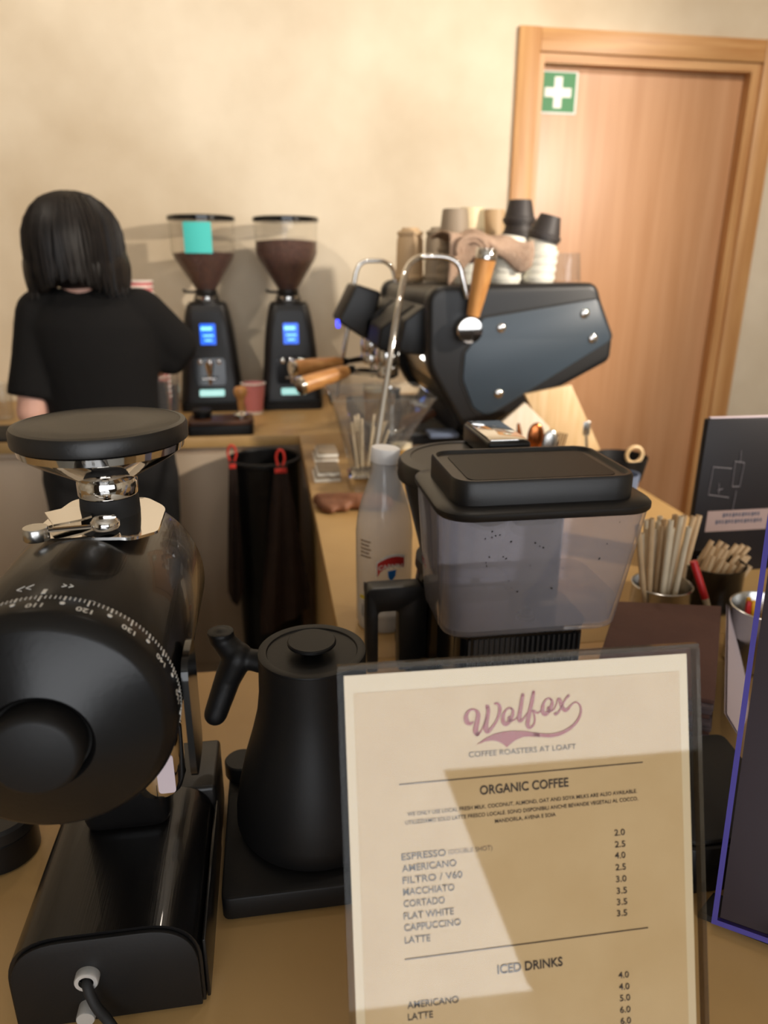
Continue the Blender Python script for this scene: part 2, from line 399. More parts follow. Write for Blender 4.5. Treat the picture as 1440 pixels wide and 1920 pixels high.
# ================================================================== BACK GRINDERS
def back_grinder(cx, label, fill, note):
    y0 = 2.80; yc = 2.905
    t = thing('coffee_grinder', label, 'coffee grinder', (cx, yc, ZC), 0, 'tall espresso grinders by the wall')
    W = [(0.0, .236, .225), (.035, .238, .225), (.075, .228, .205), (.15, .212, .19), (.22, .2, .185), (.30, .182, .178), (.355, .162, .165), (.385, .146, .15)]
    rings = []
    for h, wd, dp in W:
        rings.append([(cx+p[0], yc+p[1], ZC+h) for p in rrect(-wd/2, -dp/2, wd/2, dp/2, 0.035, 5)])
    obj('body', loft(NB(), rings), 'black_plastic', t)
    obj('base_foot', prism(NB(), rrect(cx-.112, yc-.14, cx+.112, yc-.10, .018), ZC, ZC+.03, 'z', 0), 'black_matte', t)
    # front console, leaning with the body
    def fy(h):
        for (h0, a, d0), (h1, b, d1) in zip(W, W[1:]):
            if h0 <= h <= h1: return yc - (d0+(d1-d0)*(h-h0)/(h1-h0))/2
        return yc-.075
    def plate(name, x0, x1, h0, h1, m, out=.006, par=None, r=.008):
        poly = rrect(x0, h0, x1, h1, r, 4)
        rings = [[(cx+p[0], fy(p[1])-out, ZC+p[1]) for p in poly], [(cx+p[0], fy(p[1])+.01, ZC+p[1]) for p in poly]]
        return obj(name, loft(NB(), rings), m, par or t)
    plate('console', -.052, .052, .20, .365, 'machine_black', .008, r=.02)
    plate('spout_panel', -.058, .058, .095, .195, 'black_gloss', .010, r=.015)
    sd = plate('screen', -.026, .03, .245, .32, 'screen_blue', .010, r=.003)
    for k, (a, b, h) in enumerate([(-.022, .018, .297), (-.015, .022, .275), (-.01, .016, .258)]):
        plate('screen_text', a, b, h, h+(.012 if k == 0 else .005), 'screen_text', .0115, sd, .001)
    for dx in (-.032, 0.002, .036):
        obj('button', lathe(NB(), [(.009, 0), (.009, .004), (.006, .006)], 12, at(cx+dx, fy(.185)-.0095, ZC+.182) @ rot(90, 'X')), 'chrome', t)
    obj('spout', lathe(NB(), [(.006, .10), (.008, .13), (.014, .165), (.016, .18)], 16, at(cx, fy(.14)-.022, ZC)), 'chrome', t)
    obj('fork', tube(NB(), [(cx-.03, fy(.12), ZC+.125), (cx-.022, fy(.12)-.05, ZC+.125), (cx+.022, fy(.12)-.05, ZC+.125), (cx+.03, fy(.12), ZC+.125)], .003, 8), 'chrome', t)
    plate('lit_tray', -.042, .05, .055, .078, 'lit_window', .012, r=.004)
    # neck, hopper, beans, lid
    zt = ZC+.385
    obj('collar', lathe(NB(), [(.07, 0), (.07, .008), (.05, .012), (.044, .03), (.046, .034)], 32, at(cx, yc, zt)), 'black_plastic', t)
    obj('neck_ring', lathe(NB(), [(.040, .012), (.042, .014), (.042, .032), (.040, .034)], 32, at(cx, yc-.006, zt-.004)), 'chrome', t)
    z2 = zt+.034
    obj('gate', lathe(NB(), [(.038, 0), (.04, .004), (.04, .018), (.037, .02)], 28, at(cx, yc, z2)), 'black_plastic', t)
    obj('gate_lever', tube(NB(), [(cx-.035, yc, z2+.01), (cx-.075, yc-.02, z2+.012), (cx-.082, yc-.022, z2+.02)], .0055, 8), 'black_plastic', t)
    z3 = z2+.02; zl = 1.598
    prof = [(.037, 0), (.045, .012), (.105, .105), (.115, .13), (.118, zl-z3)]
    obj('hopper', lathe(NB(), prof, 40, at(cx, yc, z3), cap=False), 'hopper_glass', t)
    def rad(h):
        for (r0, a), (r1, b) in zip(prof, prof[1:]):
            if a <= h <= b: return r0+(r1-r0)*(h-a)/(b-a)
    hs = [0.001, .012, .04, .07, .105, .13]
    bp = [(rad(h)-.002, h) for h in hs if h < fill] + [(rad(fill)-.002, fill), (.05, fill+.006), (0, fill+.008)]
    obj('beans', lathe(NB(), [(0, .001)]+bp, 40, at(cx, yc, z3)), 'bean', t)
    obj('hopper_lid', lathe(NB(), [(.118, 0), (.123, .002), (.123, .014), (.118, .018), (.03, .02), (0, .02)], 40, at(cx, yc, zl)), 'black_gloss', t)
    if note:
        poly = []
        rr = []
        for s in (0, 1):
            ring = []
            for k in range(7):
                a = R(-118+k*8); ring.append((cx+(.1195+.001*s)*math.cos(a), yc+(.1195+.001*s)*math.sin(a)))
            rr.append(ring)
        poly = rr[0]+list(reversed(rr[1]))
        o = obj('sticky_note', prism(NB(), poly, zl-.112, zl-.008, 'z'), 'sticky_note', t); o['label'] = 'turquoise paper note stuck on the hopper'
    return t
gxa, gxb = P(402, 760, y=2.9).x, P(548, 760, y=2.9).x
back_grinder(gxa, 'tall black grinder with a turquoise note on its bean hopper', .128, True)
back_grinder(gxb, 'tall black grinder without note, hopper fuller of beans, nearer the espresso machine', .172, False)

# ================================================================== BACK COUNTER CLUTTER
def paper_cup(name, base, h, r0, r1, label, group=None):
    t = thing(name, label, 'cup', base, 0, group)
    obj('cup_wall', lathe(NB(), [(r0, 0), (r1, h), (r1-.002, h), (r0-.002, .004), (0, .004)], 28, at(*base)), 'pink_cup', t)
    obj('rolled_rim', lathe(NB(), [(r1-.002, h-.004), (r1+.002, h-.002), (r1+.002, h+.002), (r1-.002, h+.003)], 28, at(*base), cap=False), 'cup_rim', t)
    obj('foot_band', lathe(NB(), [(r0+.0006, .0), (r0+.0012, .010), (r0, .0105)], 28, at(*base), cap=False), 'cup_rim', t)
    return t
b = P(478, 768, z=ZC); paper_cup('paper_cup', (b.x, 2.72, ZC), .112, .03, .044, 'single pink paper cup between the two tall grinders')
# stacks of pink cups by the barista
def cup_stack(px, py_top, yy, n, label, group, lean=0.0):
    p = P(px, py_top, y=yy); h = .10; pitch = (p.z-ZC-h)/(n-1)
    first = None
    for i in range(n):
        if first is None:
            first = paper_cup('paper_cup', (p.x, yy, ZC), h, .028, .041, label, group); o = first
        else: o = copy_tree(first)
        o.location = (p.x+lean*i, yy, ZC+i*pitch)
cup_stack(262, 527, 2.62, 22, 'pink paper cup in the tall stack beyond the barista\'s right shoulder', 'tall stack of pink cups')
cup_stack(292, 668, 2.56, 9, 'pink paper cup in the shorter stack under the barista\'s right arm', 'short stack of pink cups')
# clear tumblers nested in stacks
def tumbler(base, h, r0, r1, label, group, m='glass'):
    bm = lathe(NB(), [(0, 0), (r0, 0), (r1, h), (r1-.002, h), (r0-.003, .008), (0, .008)], 24, at(*base))
    return base_mesh('tumbler', bm, m, base, label, 'glass', group)
for i in range(7):
    b = P(318, 785, z=ZC); tumbler((b.x, 2.47, ZC+i*.018), .085, .026, .036, 'clear tumbler in the stack beside the barista and the tamping board', 'stacked clear tumblers')
for i in range(5):
    b = P(334, 775, z=ZC); tumbler((b.x, 2.58, ZC+i*.022), .085, .026, .036, 'clear tumbler in the low stack against the left grinder', 'stacked clear tumblers')
for i, px in enumerate((2, 22)):
    tumbler((P(px, 780, z=ZC).x, 2.62+.09*i, ZC), .13, .03, .038, ['clear tall glass at the left picture edge beside the barista', 'clear tall glass behind the barista\'s left elbow'][i], 'tall clear glasses')
base_mesh('bar_mat', box(NB(), (-.98, 2.345, ZC), (-.60, 2.56, ZC+.012), .003), 'rubber', (-.79, 2.45, ZC), 'flat black rubber bar mat under the barista\'s left arm', 'bar mat')
# tamping board with puck and tamper
t = thing('tamping_board', 'walnut and black tamping board at the counter edge before the grinders', 'board', (-.17, 2.41, ZC))
obj('black_base', prism(NB(), rrect(-.275, 2.345, -.062, 2.475, .018), ZC, ZC+.034, 'z', .003), 'black_matte', t)
obj('walnut_top', prism(NB(), rrect(-.273, 2.347, -.064, 2.473, .018), ZC+.034, ZC+.048, 'z', .003), 'walnut', t)
t = thing('coffee_leveller', 'low black round leveller on the left of the tamping board', 'leveller', (-.228, 2.42, ZC+.048))
obj('disc', lathe(NB(), [(.029, 0), (.03, .003), (.03, .012), (.027, .014)], 28, at(-.228, 2.42, ZC+.048)), 'black_metal', t)
obj('knurled_top', lathe(NB(), [(.031, .014), (.032, .016), (.032, .026), (.028, .028), (0, .028)], 28, at(-.228, 2.42, ZC+.048)), 'black_matte', t)
t = thing('tamper', 'wooden knob tamper with chrome foot on the tamping board', 'tamper', (-.10, 2.415, ZC+.048))
obj('foot', lathe(NB(), [(.027, 0), (.028, .002), (.028, .008), (.012, .014), (.008, .02)], 28, at(-.10, 2.415, ZC+.048)), 'chrome', t)
obj('handle', lathe(NB(), [(.009, .02), (.011, .03), (.012, .05), (.013, .06), (.020, .072), (.023, .084), (.02, .096), (.01, .101), (0, .102)], 28, at(-.10, 2.415, ZC+.048)), 'wood_handle_up', t)

# ================================================================== KNOCK BIN WITH TOWELS
bx, by = -.03, 2.20
t = thing('waste_bin', 'tall round black bin standing in the corner between the counters', 'bin', (bx, by, 0))
obj('shell', lathe(NB(), [(0, 0), (.095, 0), (.106, .86), (.108, .88), (.102, .88), (.096, .60), (0, .60)], 40, at(bx, by, 0)), 'black_metal', t)
obj('rim', lathe(NB(), [(.106, .87), (.112, .874), (.112, .884), (.104, .886), (.102, .878)], 40, at(bx, by, 0), cap=False), 'black_matte', t)
def towel(label, x0, xt, y, ztop, zbot, wtop, wbot, skew):
    t = thing('hanging_towel', label, 'towel', (x0, y, zbot), 0, 'dark towels on the bin')
    t2 = bmesh.new(); nx, nz = 14, 22; V = []
    for s in (0, 1):
        G = []
        for j in range(nz+1):
            v = j/nz; row = []
            for i in range(nx+1):
                u = i/nx-.5; wd = wtop+(wbot-wtop)*min(1, v*1.15)
                zz = ztop+(zbot-ztop)*v + (abs(u)*.10*v if skew == 0 else (u*skew)*v)
                row.append(t2.verts.new((xt+(x0-xt)*v+u*wd, y-.004*s + .010*math.sin(u*14+v*2)*min(1, v*2), zz)))
            G.append(row)
        V.append(G)
    for s, G in enumerate(V):
        for j in range(nz):
            for i in range(nx):
                f = (G[j][i], G[j][i+1], G[j+1][i+1], G[j+1][i]); t2.faces.new(f if s else tuple(reversed(f)))
    for j in range(nz):
        for i in (0, nx): t2.faces.new((V[0][j][i], V[0][j+1][i], V[1][j+1][i], V[1][j][i]))
    for i in range(nx):
        for j in (0, nz): t2.faces.new((V[0][j][i], V[0][j][i+1], V[1][j][i+1], V[1][j][i]))
    bmesh.ops.recalc_face_normals(t2, faces=list(t2.faces))
    obj('cloth', t2, 'bin_towel', t)
    L = [(xt-.008, y-.004, ztop-.004), (xt-.012, y-.005, ztop+.022), (xt-.004, y-.006, ztop+.042), (xt+.008, y-.005, ztop+.038), (xt+.012, y-.004, ztop+.015), (xt+.006, y-.004, ztop-.004)]
    obj('loop', tube(NB(), smooth_path(L, 4), .0035, 8), 'red_loop', t)
    obj('stitched_tape', box(NB(), (xt-wtop*.5, y-.012, ztop-.026), (xt+wtop*.5, y-.009, ztop-.012), .001), 'red_loop', t)
    return t
a = P(525, 850, y=2.075); c = P(535, 1165, y=2.075)
towel('dark brown towel hanging by a red loop on the near side of the bin', c.x, a.x, 2.07, a.z-.03, c.z, .035, .155, .09)
a = P(436, 850, y=2.13); c = P(452, 1130, y=2.13)
towel('narrow dark towel hanging by a red loop at the bin\'s left side', c.x-.012, a.x, 2.10, a.z-.01, c.z, .02, .05, .0)

# ================================================================== PERSON
px0, py0 = -.475, 2.14
t = thing('person', 'person seen from behind in a black t-shirt and trousers working at the back counter', 'person', (px0, py0, 0))
Q = lambda px, py, y: P(px, py, y=y)
shL, shR = Q(80, 590, 2.16), Q(262, 590, 2.16)
elL = Q(62, 772, 2.10); elR = Q(338, 655, 2.22)
waL = Vector((-.60, 2.36, 1.0)); waR = Vector((-.43, 2.38, 1.10))
body = NB()
head = Vector((Q(143, 470, 2.16).x, 2.165, 1.478))
ball(body, head, .1, (.78, .95, 1.12), 20)
ball(body, head+Vector((0, .06, -.055)), .055, (.9, .8, .9))               # jaw
ball(body, head+Vector((0, .105, -.02)), .016, (.8, 1.2, 1.3))              # nose
for s in (-1, 1): ball(body, head+Vector((s*.078, .0, -.02)), .026, (.35, .7, 1.0))
ball(body, head+Vector((0, .088, -.066)), .02, (1.3, .6, .5))               # lips
for s in (-1, 1): ball(body, head+Vector((s*.032, .083, .008)), .017, (1.1, .7, .8))
neck0 = Vector((px0-.01, 2.15, 1.30))
capsule(body, neck0, head+Vector((0, -.01, -.06)), .062, .052)
capsule(body, shL, shR, .058, .058)
capsule(body, (px0, 2.14, 1.24), (px0, 2.14, 1.12), .10, .095, 20)
for s in (-1, 1):
    capsule(body, (px0+s*.07, 2.14, 1.26), (px0+s*.06, 2.14, 1.0), .08, .08)
    capsule(body, (px0+s*.08, 2.14, .92), (px0+s*.085, 2.14, .50), .088, .056)
    capsule(body, (px0+s*.085, 2.14, .50), (px0+s*.085, 2.13, .09), .056, .036)
    capsule(body, (px0+s*.09, 2.11, .045), (px0+s*.105, 2.27, .032), .04, .03)
for sh, el, wa in ((shL, elL, waL), (shR, elR, waR)):
    capsule(body, sh, el, .052, .042); capsule(body, el, wa, .043, .027)
    d = (wa-el).normalized(); side = d.cross(Vector((0, 0, 1))).normalized()
    pl = wa+d*.045
    capsule(body, wa+d*.01, pl+side*.018, .022, .018); capsule(body, wa+d*.01, pl-side*.018, .022, .018)
    for k, (off, L) in enumerate(((-.030, .05), (-.010, .066), (.010, .062), (.029, .046))):
        b0 = pl+side*off+d*.012; b1 = b0+d*L*.55+Vector((0, 0, -.006)); b2 = b1+d*L*.45+Vector((0, 0, -.02))
        capsule(body, b0, b1, .0092, .0085, 10); capsule(body, b1, b2, .0085, .0075, 10)
    sgn = 1 if el.x < px0 else -1
    th = wa+d*.02+side*.02*sgn; capsule(body, th, th+d*.03+side*.022*sgn+Vector((0, 0, -.008)), .011, .0095, 10)
    capsule(body, th+d*.03+side*.022*sgn+Vector((0, 0, -.008)), th+d*.055+side*.024*sgn+Vector((0, 0, -.018)), .0095, .008, 10)
bo = obj('body', voxel(body, .0055, 5), 'skin', t)
sh = NB()
capsule(sh, shL+Vector((.012, 0, 0)), shR+Vector((-.012, 0, 0)), .072, .072)
capsule(sh, (px0-.06, 2.135, 1.335), (px0+.06, 2.135, 1.335), .055, .055)
loft(sh, [[(px0+w_*math.cos(2*PI*k/28), 2.14+d_*math.sin(2*PI*k/28), z_) for k in range(28)] for z_, w_, d_ in ((.86, .158, .118), (.93, .155, .116), (1.02, .152, .112), (1.12, .156, .112), (1.22, .168, .114), (1.29, .170, .108), (1.34, .14, .085), (1.365, .09, .06))])
capsule(sh, shL, shL+(elL-shL)*.5, .070, .068, 16)
tube(sh, [tuple(shL), tuple(shL+(elL-shL)*.5), tuple(shL+(elL-shL)*.86)], [.06, .068, .071], 18)
capsule(sh, shR, shR+(elR-shR)*.84, .074, .066, 16)
capsule(sh, shR+Vector((-.02, 0, -.06)), shR+(elR-shR)*.8+Vector((-.01, 0, -.045)), .06, .05, 14)
so = obj('t_shirt', voxel(sh, .008, 10), 'shirt', t); so['label'] = 'loose black short-sleeved t-shirt'
# crop the sleeves and hem cleanly is left to the cloth shape; trousers and shoes below
tr = NB()
capsule(tr, (px0-.06, 2.14, .90), (px0+.06, 2.14, .90), .128, .128, 20)
for s in (-1, 1):
    capsule(tr, (px0+s*.085, 2.14, .86), (px0+s*.09, 2.14, .48), .108, .082, 16); capsule(tr, (px0+s*.09, 2.14, .48), (px0+s*.09, 2.13, .10), .082, .07, 16)
obj('trousers', voxel(tr, .01, 6), 'trousers', t)
sn = NB()
for s in (-1, 1): capsule(sn, (px0+s*.092, 2.09, .052), (px0+s*.108, 2.285, .045), .05, .042)
obj('shoes', voxel(sn, .008, 3), 'rubber', t)
# hair: cap of hair with loose locks to the shoulders
hb = NB(); hc = head+Vector((0, -.008, .012))
ball(hb, hc+Vector((0, -.012, .010)), .112, (1.03, 1.08, 1.12), 24)
for k in range(26):
    a = R(-215+k*250/25)
    rx, ry = .098, .102
    p0 = hc+Vector((rx*.8*math.cos(a), ry*.8*math.sin(a), .03)); L = .19+.03*math.sin(k*2.3)
    p1 = hc+Vector((rx*1.08*math.cos(a), ry*1.02*math.sin(a), -.05))
    p2 = hc+Vector((rx*(1.12+.06*math.cos(k))*math.cos(a), ry*.98*math.sin(a), -.068-.055*abs(math.cos(a))-.008*math.sin(k*1.7)))
    tube(hb, smooth_path([tuple(p0), tuple(p1), tuple(p2)], 4), [.034]*3+[.033]*2+[.03, .026, .022, .016], 10)
hm = voxel(hb, .007, 4)
ho = obj('hair', hm, 'hair', t); ho['label'] = 'dark shoulder-length hair'
lk = NB(); rnd = random.Random(3)
for k in range(330):
    a = R(rnd.uniform(-225, 45)); c_, s_ = math.cos(a), math.sin(a); side = abs(c_)
    ex, ey, ez = .118, .124, .128; g_ = rnd.uniform(.97, 1.035)
    end = -.075-.055*side**1.5-rnd.uniform(0, .022); fl = rnd.uniform(-.05, .10)*side
    th0 = rnd.uniform(8, 30); pts = []; NS = 9
    for j in range(NS+1):
        v = j/NS
        if v < .6:
            th = R(th0+(98-th0)*v/.6); rr = math.sin(th); zz = ez*math.cos(th)
        else:
            q = (v-.6)/.4; rr = 1.0+fl*q*q-.03*q; zz = ez*math.cos(R(98))+(end-ez*math.cos(R(98)))*q
        pts.append(tuple(hc+Vector((-.0+ex*g_*rr*c_+.004*math.sin(k+v*4), -.012+ey*g_*rr*s_, .010+zz))))
    tube(lk, pts, [.003]+[.0052]*(NS-3)+[.0042, .003, .0012], 5)
obj('hair_locks', lk, 'hair', ho, 60)
# ================================================================== ESPRESSO MACHINE
MY0, MY1 = 1.85, 2.68
t = thing('espresso_machine', 'large matte black two-group espresso machine with a slanted side panel and bare feet', 'espresso machine', (.62, 2.26, ZC))
t['label'] = 'large matte black two-group espresso machine on the right counter'
_pp = [(P(a, b, y=MY0).x, P(a, b, y=MY0).z) for a, b in ((803, 536), (1121, 530), (1150, 640), (1146, 676), (878, 822), (803, 690))]
prof = round_poly(_pp, [.05, .035, .02, .03, .05, .12], 7)
inner = round_poly([(.43, 1.385), (.86, 1.39), (.895, 1.255), (.52, 1.04), (.47, 1.20)], [.05, .03, .03, .04, .05], 6)
obj('side_cheek', prism(NB(), prof, MY0, MY0+.07, 'y', .016, 4), 'machine_black', t)
obj('side_cheek', prism(NB(), prof, MY1-.07, MY1, 'y', .016, 4), 'machine_black', t)
obj('main_body', prism(NB(), inner, MY0+.065, MY1-.065, 'y'), 'machine_black', t)
obj('top_cover', prism(NB(), round_poly([(.412, 1.30), (.414, 1.395), (.868, 1.407), (.872, 1.37)], [.01, .045, .03, .01], 6), MY0+.06, MY1-.06, 'y', .004), 'machine_black', t)
# near side panel with a dark joint round it
pp = [(905, 597), (1119, 561), (1146, 637), (913, 780), (888, 764), (868, 712), (872, 662), (892, 636)]
pan = [(P(a, b, y=MY0-.004).x, P(a, b, y=MY0-.004).z) for a, b in pp]
cxy = Vector((sum(p[0] for p in pan)/8, sum(p[1] for p in pan)/8))
big = [tuple(Vector(p)+(Vector(p)-cxy).normalized()*.008) for p in pan]
obj('panel_joint', prism(NB(), round_poly(big, [.012, .012, .02, .03, .03, .04, .02, .02], 5), MY0-.003, MY0+.004, 'y'), 'rubber', t)
sp = obj('side_panel', prism(NB(), round_poly(pan, [.012, .012, .02, .03, .03, .04, .02, .02], 5), MY0-.007, MY0+.002, 'y', .0012, 2), 'machine_panel', t)
sp['label'] = 'slate grey side panel'
for a, b in ((940, 615), (1097, 588), (1112, 635), (935, 738)):
    q = P(a, b, y=MY0-.008)
    s = obj('screw', lathe(NB(), [(.0115, 0), (.0115, .003), (.009, .005), (.0, .0055)], 20, at(q.x, MY0-.007, q.z) @ rot(90, 'X')), 'chrome', t)
    obj('slot', box(NB(), (q.x-.006, MY0-.0132, q.z-.001), (q.x+.006, MY0-.0123, q.z+.001)), 'rubber', s)
# group housings with slanted covers, heads
for gy in (2.14, 2.47):
    obj('group_housing', prism(NB(), round_poly([(.30, 1.222), (.45, 1.205), (.46, 1.345), (.40, 1.345), (.31, 1.285)], .018, 5), gy-.11, gy+.11, 'y', .008), 'black_matte', t)
    obj('group_head', lathe(NB(), [(.034, 0), (.036, .006), (.036, .04), (.03, .055)], 32, at(.345, gy, 1.168)), 'chrome', t)
obj('front_beam', prism(NB(), round_poly([(.345, 1.225), (.47, 1.21), (.47, 1.36), (.43, 1.36), (.36, 1.31)], .02, 5), 1.94, 2.62, 'y', .006), 'machine_black', t)
a = [P(x_, y_, y=2.36) for x_, y_ in ((668, 532), (716, 548), (690, 640), (634, 604))]
cv = obj('control_cover', prism(NB(), round_poly([(q.x, q.z) for q in a], .014, 5), 2.36, 2.60, 'y', .008), 'black_plastic', t)
obj('blue_light', box(NB(), (a[3].x-.003, 2.37, a[3].z-.018), (a[3].x+.006, 2.40, a[3].z+.005), .002), 'led_blue', cv)
bs = obj('backsplash', prism(NB(), [(.455, 1.20), (.462, 1.20), (.545, 1.03), (.538, 1.03)], MY0+.07, MY1-.07, 'y'), 'steel', t)
for gy in (2.05, 2.20, 2.42):
    obj('work_light', tube(NB(), [(.438, gy-.02, 1.198), (.438, gy+.02, 1.198)], .006, 10), 'led_white', t)
for gy in (2.02, 2.36):
    q = P(503 if 0 else 742, 655, y=gy)
obj('drip_tray', prism(NB(), rrect(.27, 1.93, .66, 2.62, .02), ZC+.022, ZC+.075, 'z', .004), 'black_matte', t)
gr = NB()
for k in range(22): box(gr, (.285, 1.955+k*.03, ZC+.0755), (.50, 1.967+k*.03, ZC+.080))
obj('drip_grid', gr, 'steel', t)
obj('tray_strip', box(NB(), (.30, 1.9285, ZC+.045), (.62, 1.931, ZC+.052)), 'steel', t)
obj('rear_support', prism(NB(), [(.52, ZC+.07), (.66, ZC+.07), (.74, 1.20), (.56, 1.10)], 1.98, 2.56, 'y', .004), 'black_matte', t)
for lx in (.33, .60):
    for ly in (2.0, 2.55): obj('leg', lathe(NB(), [(.022, 0), (.022, .012), (.016, .024)], 16, at(lx, ly, ZC)), 'black_matte', t)
# steam lever on the near cheek
q = P(882, 620, y=1.80)
lv = obj('steam_valve', lathe(NB(), [(.034, 0), (.034, .05), (.031, .056), (.0, .058)], 36, at(q.x, MY0+.004, q.z) @ rot(90, 'X')), 'chrome', t)
q0, q1 = P(887, 592, y=1.815), P(910, 486, y=1.80); q2 = P(913, 466, y=1.80)
obj('lever_stem', tube(NB(), [(q.x, 1.82, q.z+.02), tuple(q0)], .011, 14), 'black_metal', t)
obj('lever_handle', tube(NB(), [tuple(q0), tuple(q0.lerp(q1, .3)), tuple(q0.lerp(q1, .7)), tuple(q1)], [.0165, .020, .0245, .0262], 20), 'wood_handle_up', t)
obj('lever_cap', tube(NB(), [tuple(q1), tuple(q1.lerp(q2, .8)), tuple(q2)], [.027, .027, .024], 20), 'chrome', t)
# steam wands
def wand(pts, yy, name='steam_wand', r=.0072, near=None):
    L = [tuple(P(a, b, y=(yy if near is None or i < 6 else yy+(near-yy)*(i-5)/(len(pts)-6)))) for i, (a, b) in enumerate(pts)]
    return obj(name, tube(NB(), smooth_path(L, 6), r, 12), 'chrome', t)
wand([(876, 560), (868, 525), (860, 497), (840, 484), (812, 481), (785, 483), (765, 500), (755, 535), (741, 610), (722, 735), (703, 862)], 1.83, near=1.57)
g0, g1 = P(743.5, 597, y=1.69), P(735.5, 648, y=1.665)
obj('wand_grip', tube(NB(), [tuple(g0), tuple(g1)], .0098, 14), 'rubber', t)
wand([(742, 535), (737, 506), (722, 491), (700, 489), (680, 492), (668, 510), (660, 560), (648, 640), (630, 745)], 2.56)
# portafilters, locked in the groups
def portafilter(gy, e0, e1, label):
    t = thing('portafilter', label, 'portafilter', (.345, gy, 1.13), 0, 'portafilters in the machine')
    obj('basket', lathe(NB(), [(.026, 0), (.035, .006), (.036, .032), (.034, .036)], 32, at(.345, gy, 1.13)), 'chrome', t)
    tip = Vector(e0); grip = Vector(e1)
    obj('neck', tube(NB(), [(.315, gy-.01, 1.148), tuple(grip)], [.011, .009], 12), 'chrome', t)
    h = obj('handle', tube(NB(), [tuple(grip), tuple(grip.lerp(tip, .12)), tuple(grip.lerp(tip, .6)), tuple(tip)], [.015, .0195, .0235, .025], 18), 'wood_handle', t)
    d = (tip-grip).normalized()
    obj('ferrule', tube(NB(), [tuple(grip-d*.02), tuple(grip+d*.006)], [.012, .0145], 16), 'black_metal', t)
    obj('end_cap', tube(NB(), [tuple(tip), tuple(tip+d*.012), tuple(tip+d*.016)], [.0255, .0255, .021], 18), 'chrome', t)
    obj('spout', tube(NB(), smooth_path([(.345, gy, 1.132), (.345, gy, 1.112), (.345, gy-.012, 1.10), (.345, gy-.018, 1.088)], 4), .007, 10), 'chrome', t)
portafilter(2.47, P(553, 690, y=2.36), P(640, 679, y=2.42), 'farther portafilter with a wooden handle, above the other')
portafilter(2.14, P(568, 722, y=2.04), P(652, 695, y=2.10), 'nearer portafilter with a wooden handle, in the front group')

# ================================================================== CUPS ON THE MACHINE
ZT = 1.4085
def ztop(x): return 1.395+(x-.41)*(.013/.46)
def inv_cup(name, x, y, z, h, rb, rt, m, label, group=None, tilt=(0, 0), band=True):
    """cup standing upside down: rim with a band below, narrow foot on top"""
    o = thing(name, label, 'cup', (0, 0, 0), 0, group)
    obj('wall', lathe(NB(), [(rb-.002, 0), (rb, .001), (rb*.985, h*.3), (rt*1.06, h*.9), (rt, h), (rt*.9, h), (rt*.85, h-.003), (0, h-.003)], 32), m, o, local=True)
    if band: obj('band', lathe(NB(), [(rb*.99, .006), (rb+.0035, .008), (rb+.0035, .018), (rb*.98, .02)], 32, cap=False), m, o, local=True)
    o.location = (x, y, z); o.rotation_euler = (R(tilt[0]), R(tilt[1]), 0)
    return o
def stack(px, yy, n, h, pitch, rb, rt, m, label, group, lean=(0, 0), tilt=(0, 0), name='cup', z0=None):
    x = P(px, 500, y=yy).x; first = None
    for i in range(n):
        zz = (z0 if z0 is not None else ztop(x)+.002) + i*pitch
        if first is None: first = inv_cup(name, x, yy, zz, h, rb, rt, m, label, group); o = first
        else: o = copy_tree(first)
        if n > 1:
            o['label'] = (['lowest', 'second from below', 'third from below', 'fourth from below', 'fifth from below'][i] if i < n-1 else 'topmost') + ' ' + label
        o.location = (x+lean[0]*i, yy+lean[1]*i, zz); o.rotation_euler = (R(tilt[0]*i), R(tilt[1]*i), 0)
    return x
stack(1010, 1.99, 4, .058, .020, .042, .034, 'cup_white', 'white cup in the upside-down stack under the tilted black cup', 'white cups under the tilted black cup', (.002, 0), (0, -1.5))
stack(947, 1.99, 4, .058, .021, .042, .034, 'cup_white', 'white cup in the leaning upside-down stack beside the wooden lever', 'white cups beside the wooden lever', (.003, 0), (0, 3))
x = P(1010, 500, y=1.99).x
inv_cup('cup', x+.004, 1.985, ztop(x)+.108, .066, .042, .028, 'cup_black', 'tilted black cup upside down on top of the right white stack', None, (4, 14))
stack(880, 2.03, 4, .058, .021, .042, .034, 'cup_white', 'white cup in the stack under the towel behind the wooden lever', 'white cups under the towel')
xb = P(968, 500, y=2.16).x
stack(968, 2.16, 5, .066, .039, .044, .032, 'cup_black', 'black cup in the upside-down stack behind the towel, its top cup showing', 'black cups behind the towel', name='cup')
stack(768, 2.42, 1, .135, .03, .045, .040, 'cup_beige', 'taller beige tumbler cup upside down beside the far steam pipe', None, name='tumbler_cup')
stack(768, 2.42, 1, .03, .03, .038, .026, 'cup_beige', 'small beige cup on top of the taller beige tumbler', None, z0=1.532)
stack(822, 2.36, 1, .135, .03, .045, .040, 'cup_grey', 'taupe tumbler cup upside down next to the beige tumbler', None, name='tumbler_cup')
stack(822, 2.36, 1, .03, .03, .038, .026, 'cup_grey', 'small taupe cup on top of the taupe tumbler', None, z0=1.532)
stack(850, 2.2, 4, .125, .026, .046, .036, 'cup_grey', 'grey beige cup in the tallest upside-down stack left of the towel', 'tall grey beige stack')
stack(880, 2.28, 4, .13, .027, .046, .036, 'cup_cream', 'cream cup in the upside-down stack behind the towel', 'cream cups behind the towel')
stack(922, 2.33, 4, .13, .026, .042, .032, 'cup_beige', 'sand coloured cup in the stack between the cream and the black cups', 'sand cups behind the towel')
# glass on the machine
xg = P(1062, 500, y=2.0).x
base_mesh('wine_tumbler', lathe(NB(), [(0, 0), (.042, 0), (.034, .075), (.032, .075), (.039, .005), (0, .005)], 28, at(xg, 2.0, ztop(xg)+.001)), 'glass', (xg, 2.0, ztop(xg)+.001), 'clear upturned glass at the right end of the cups on the machine', 'glass')
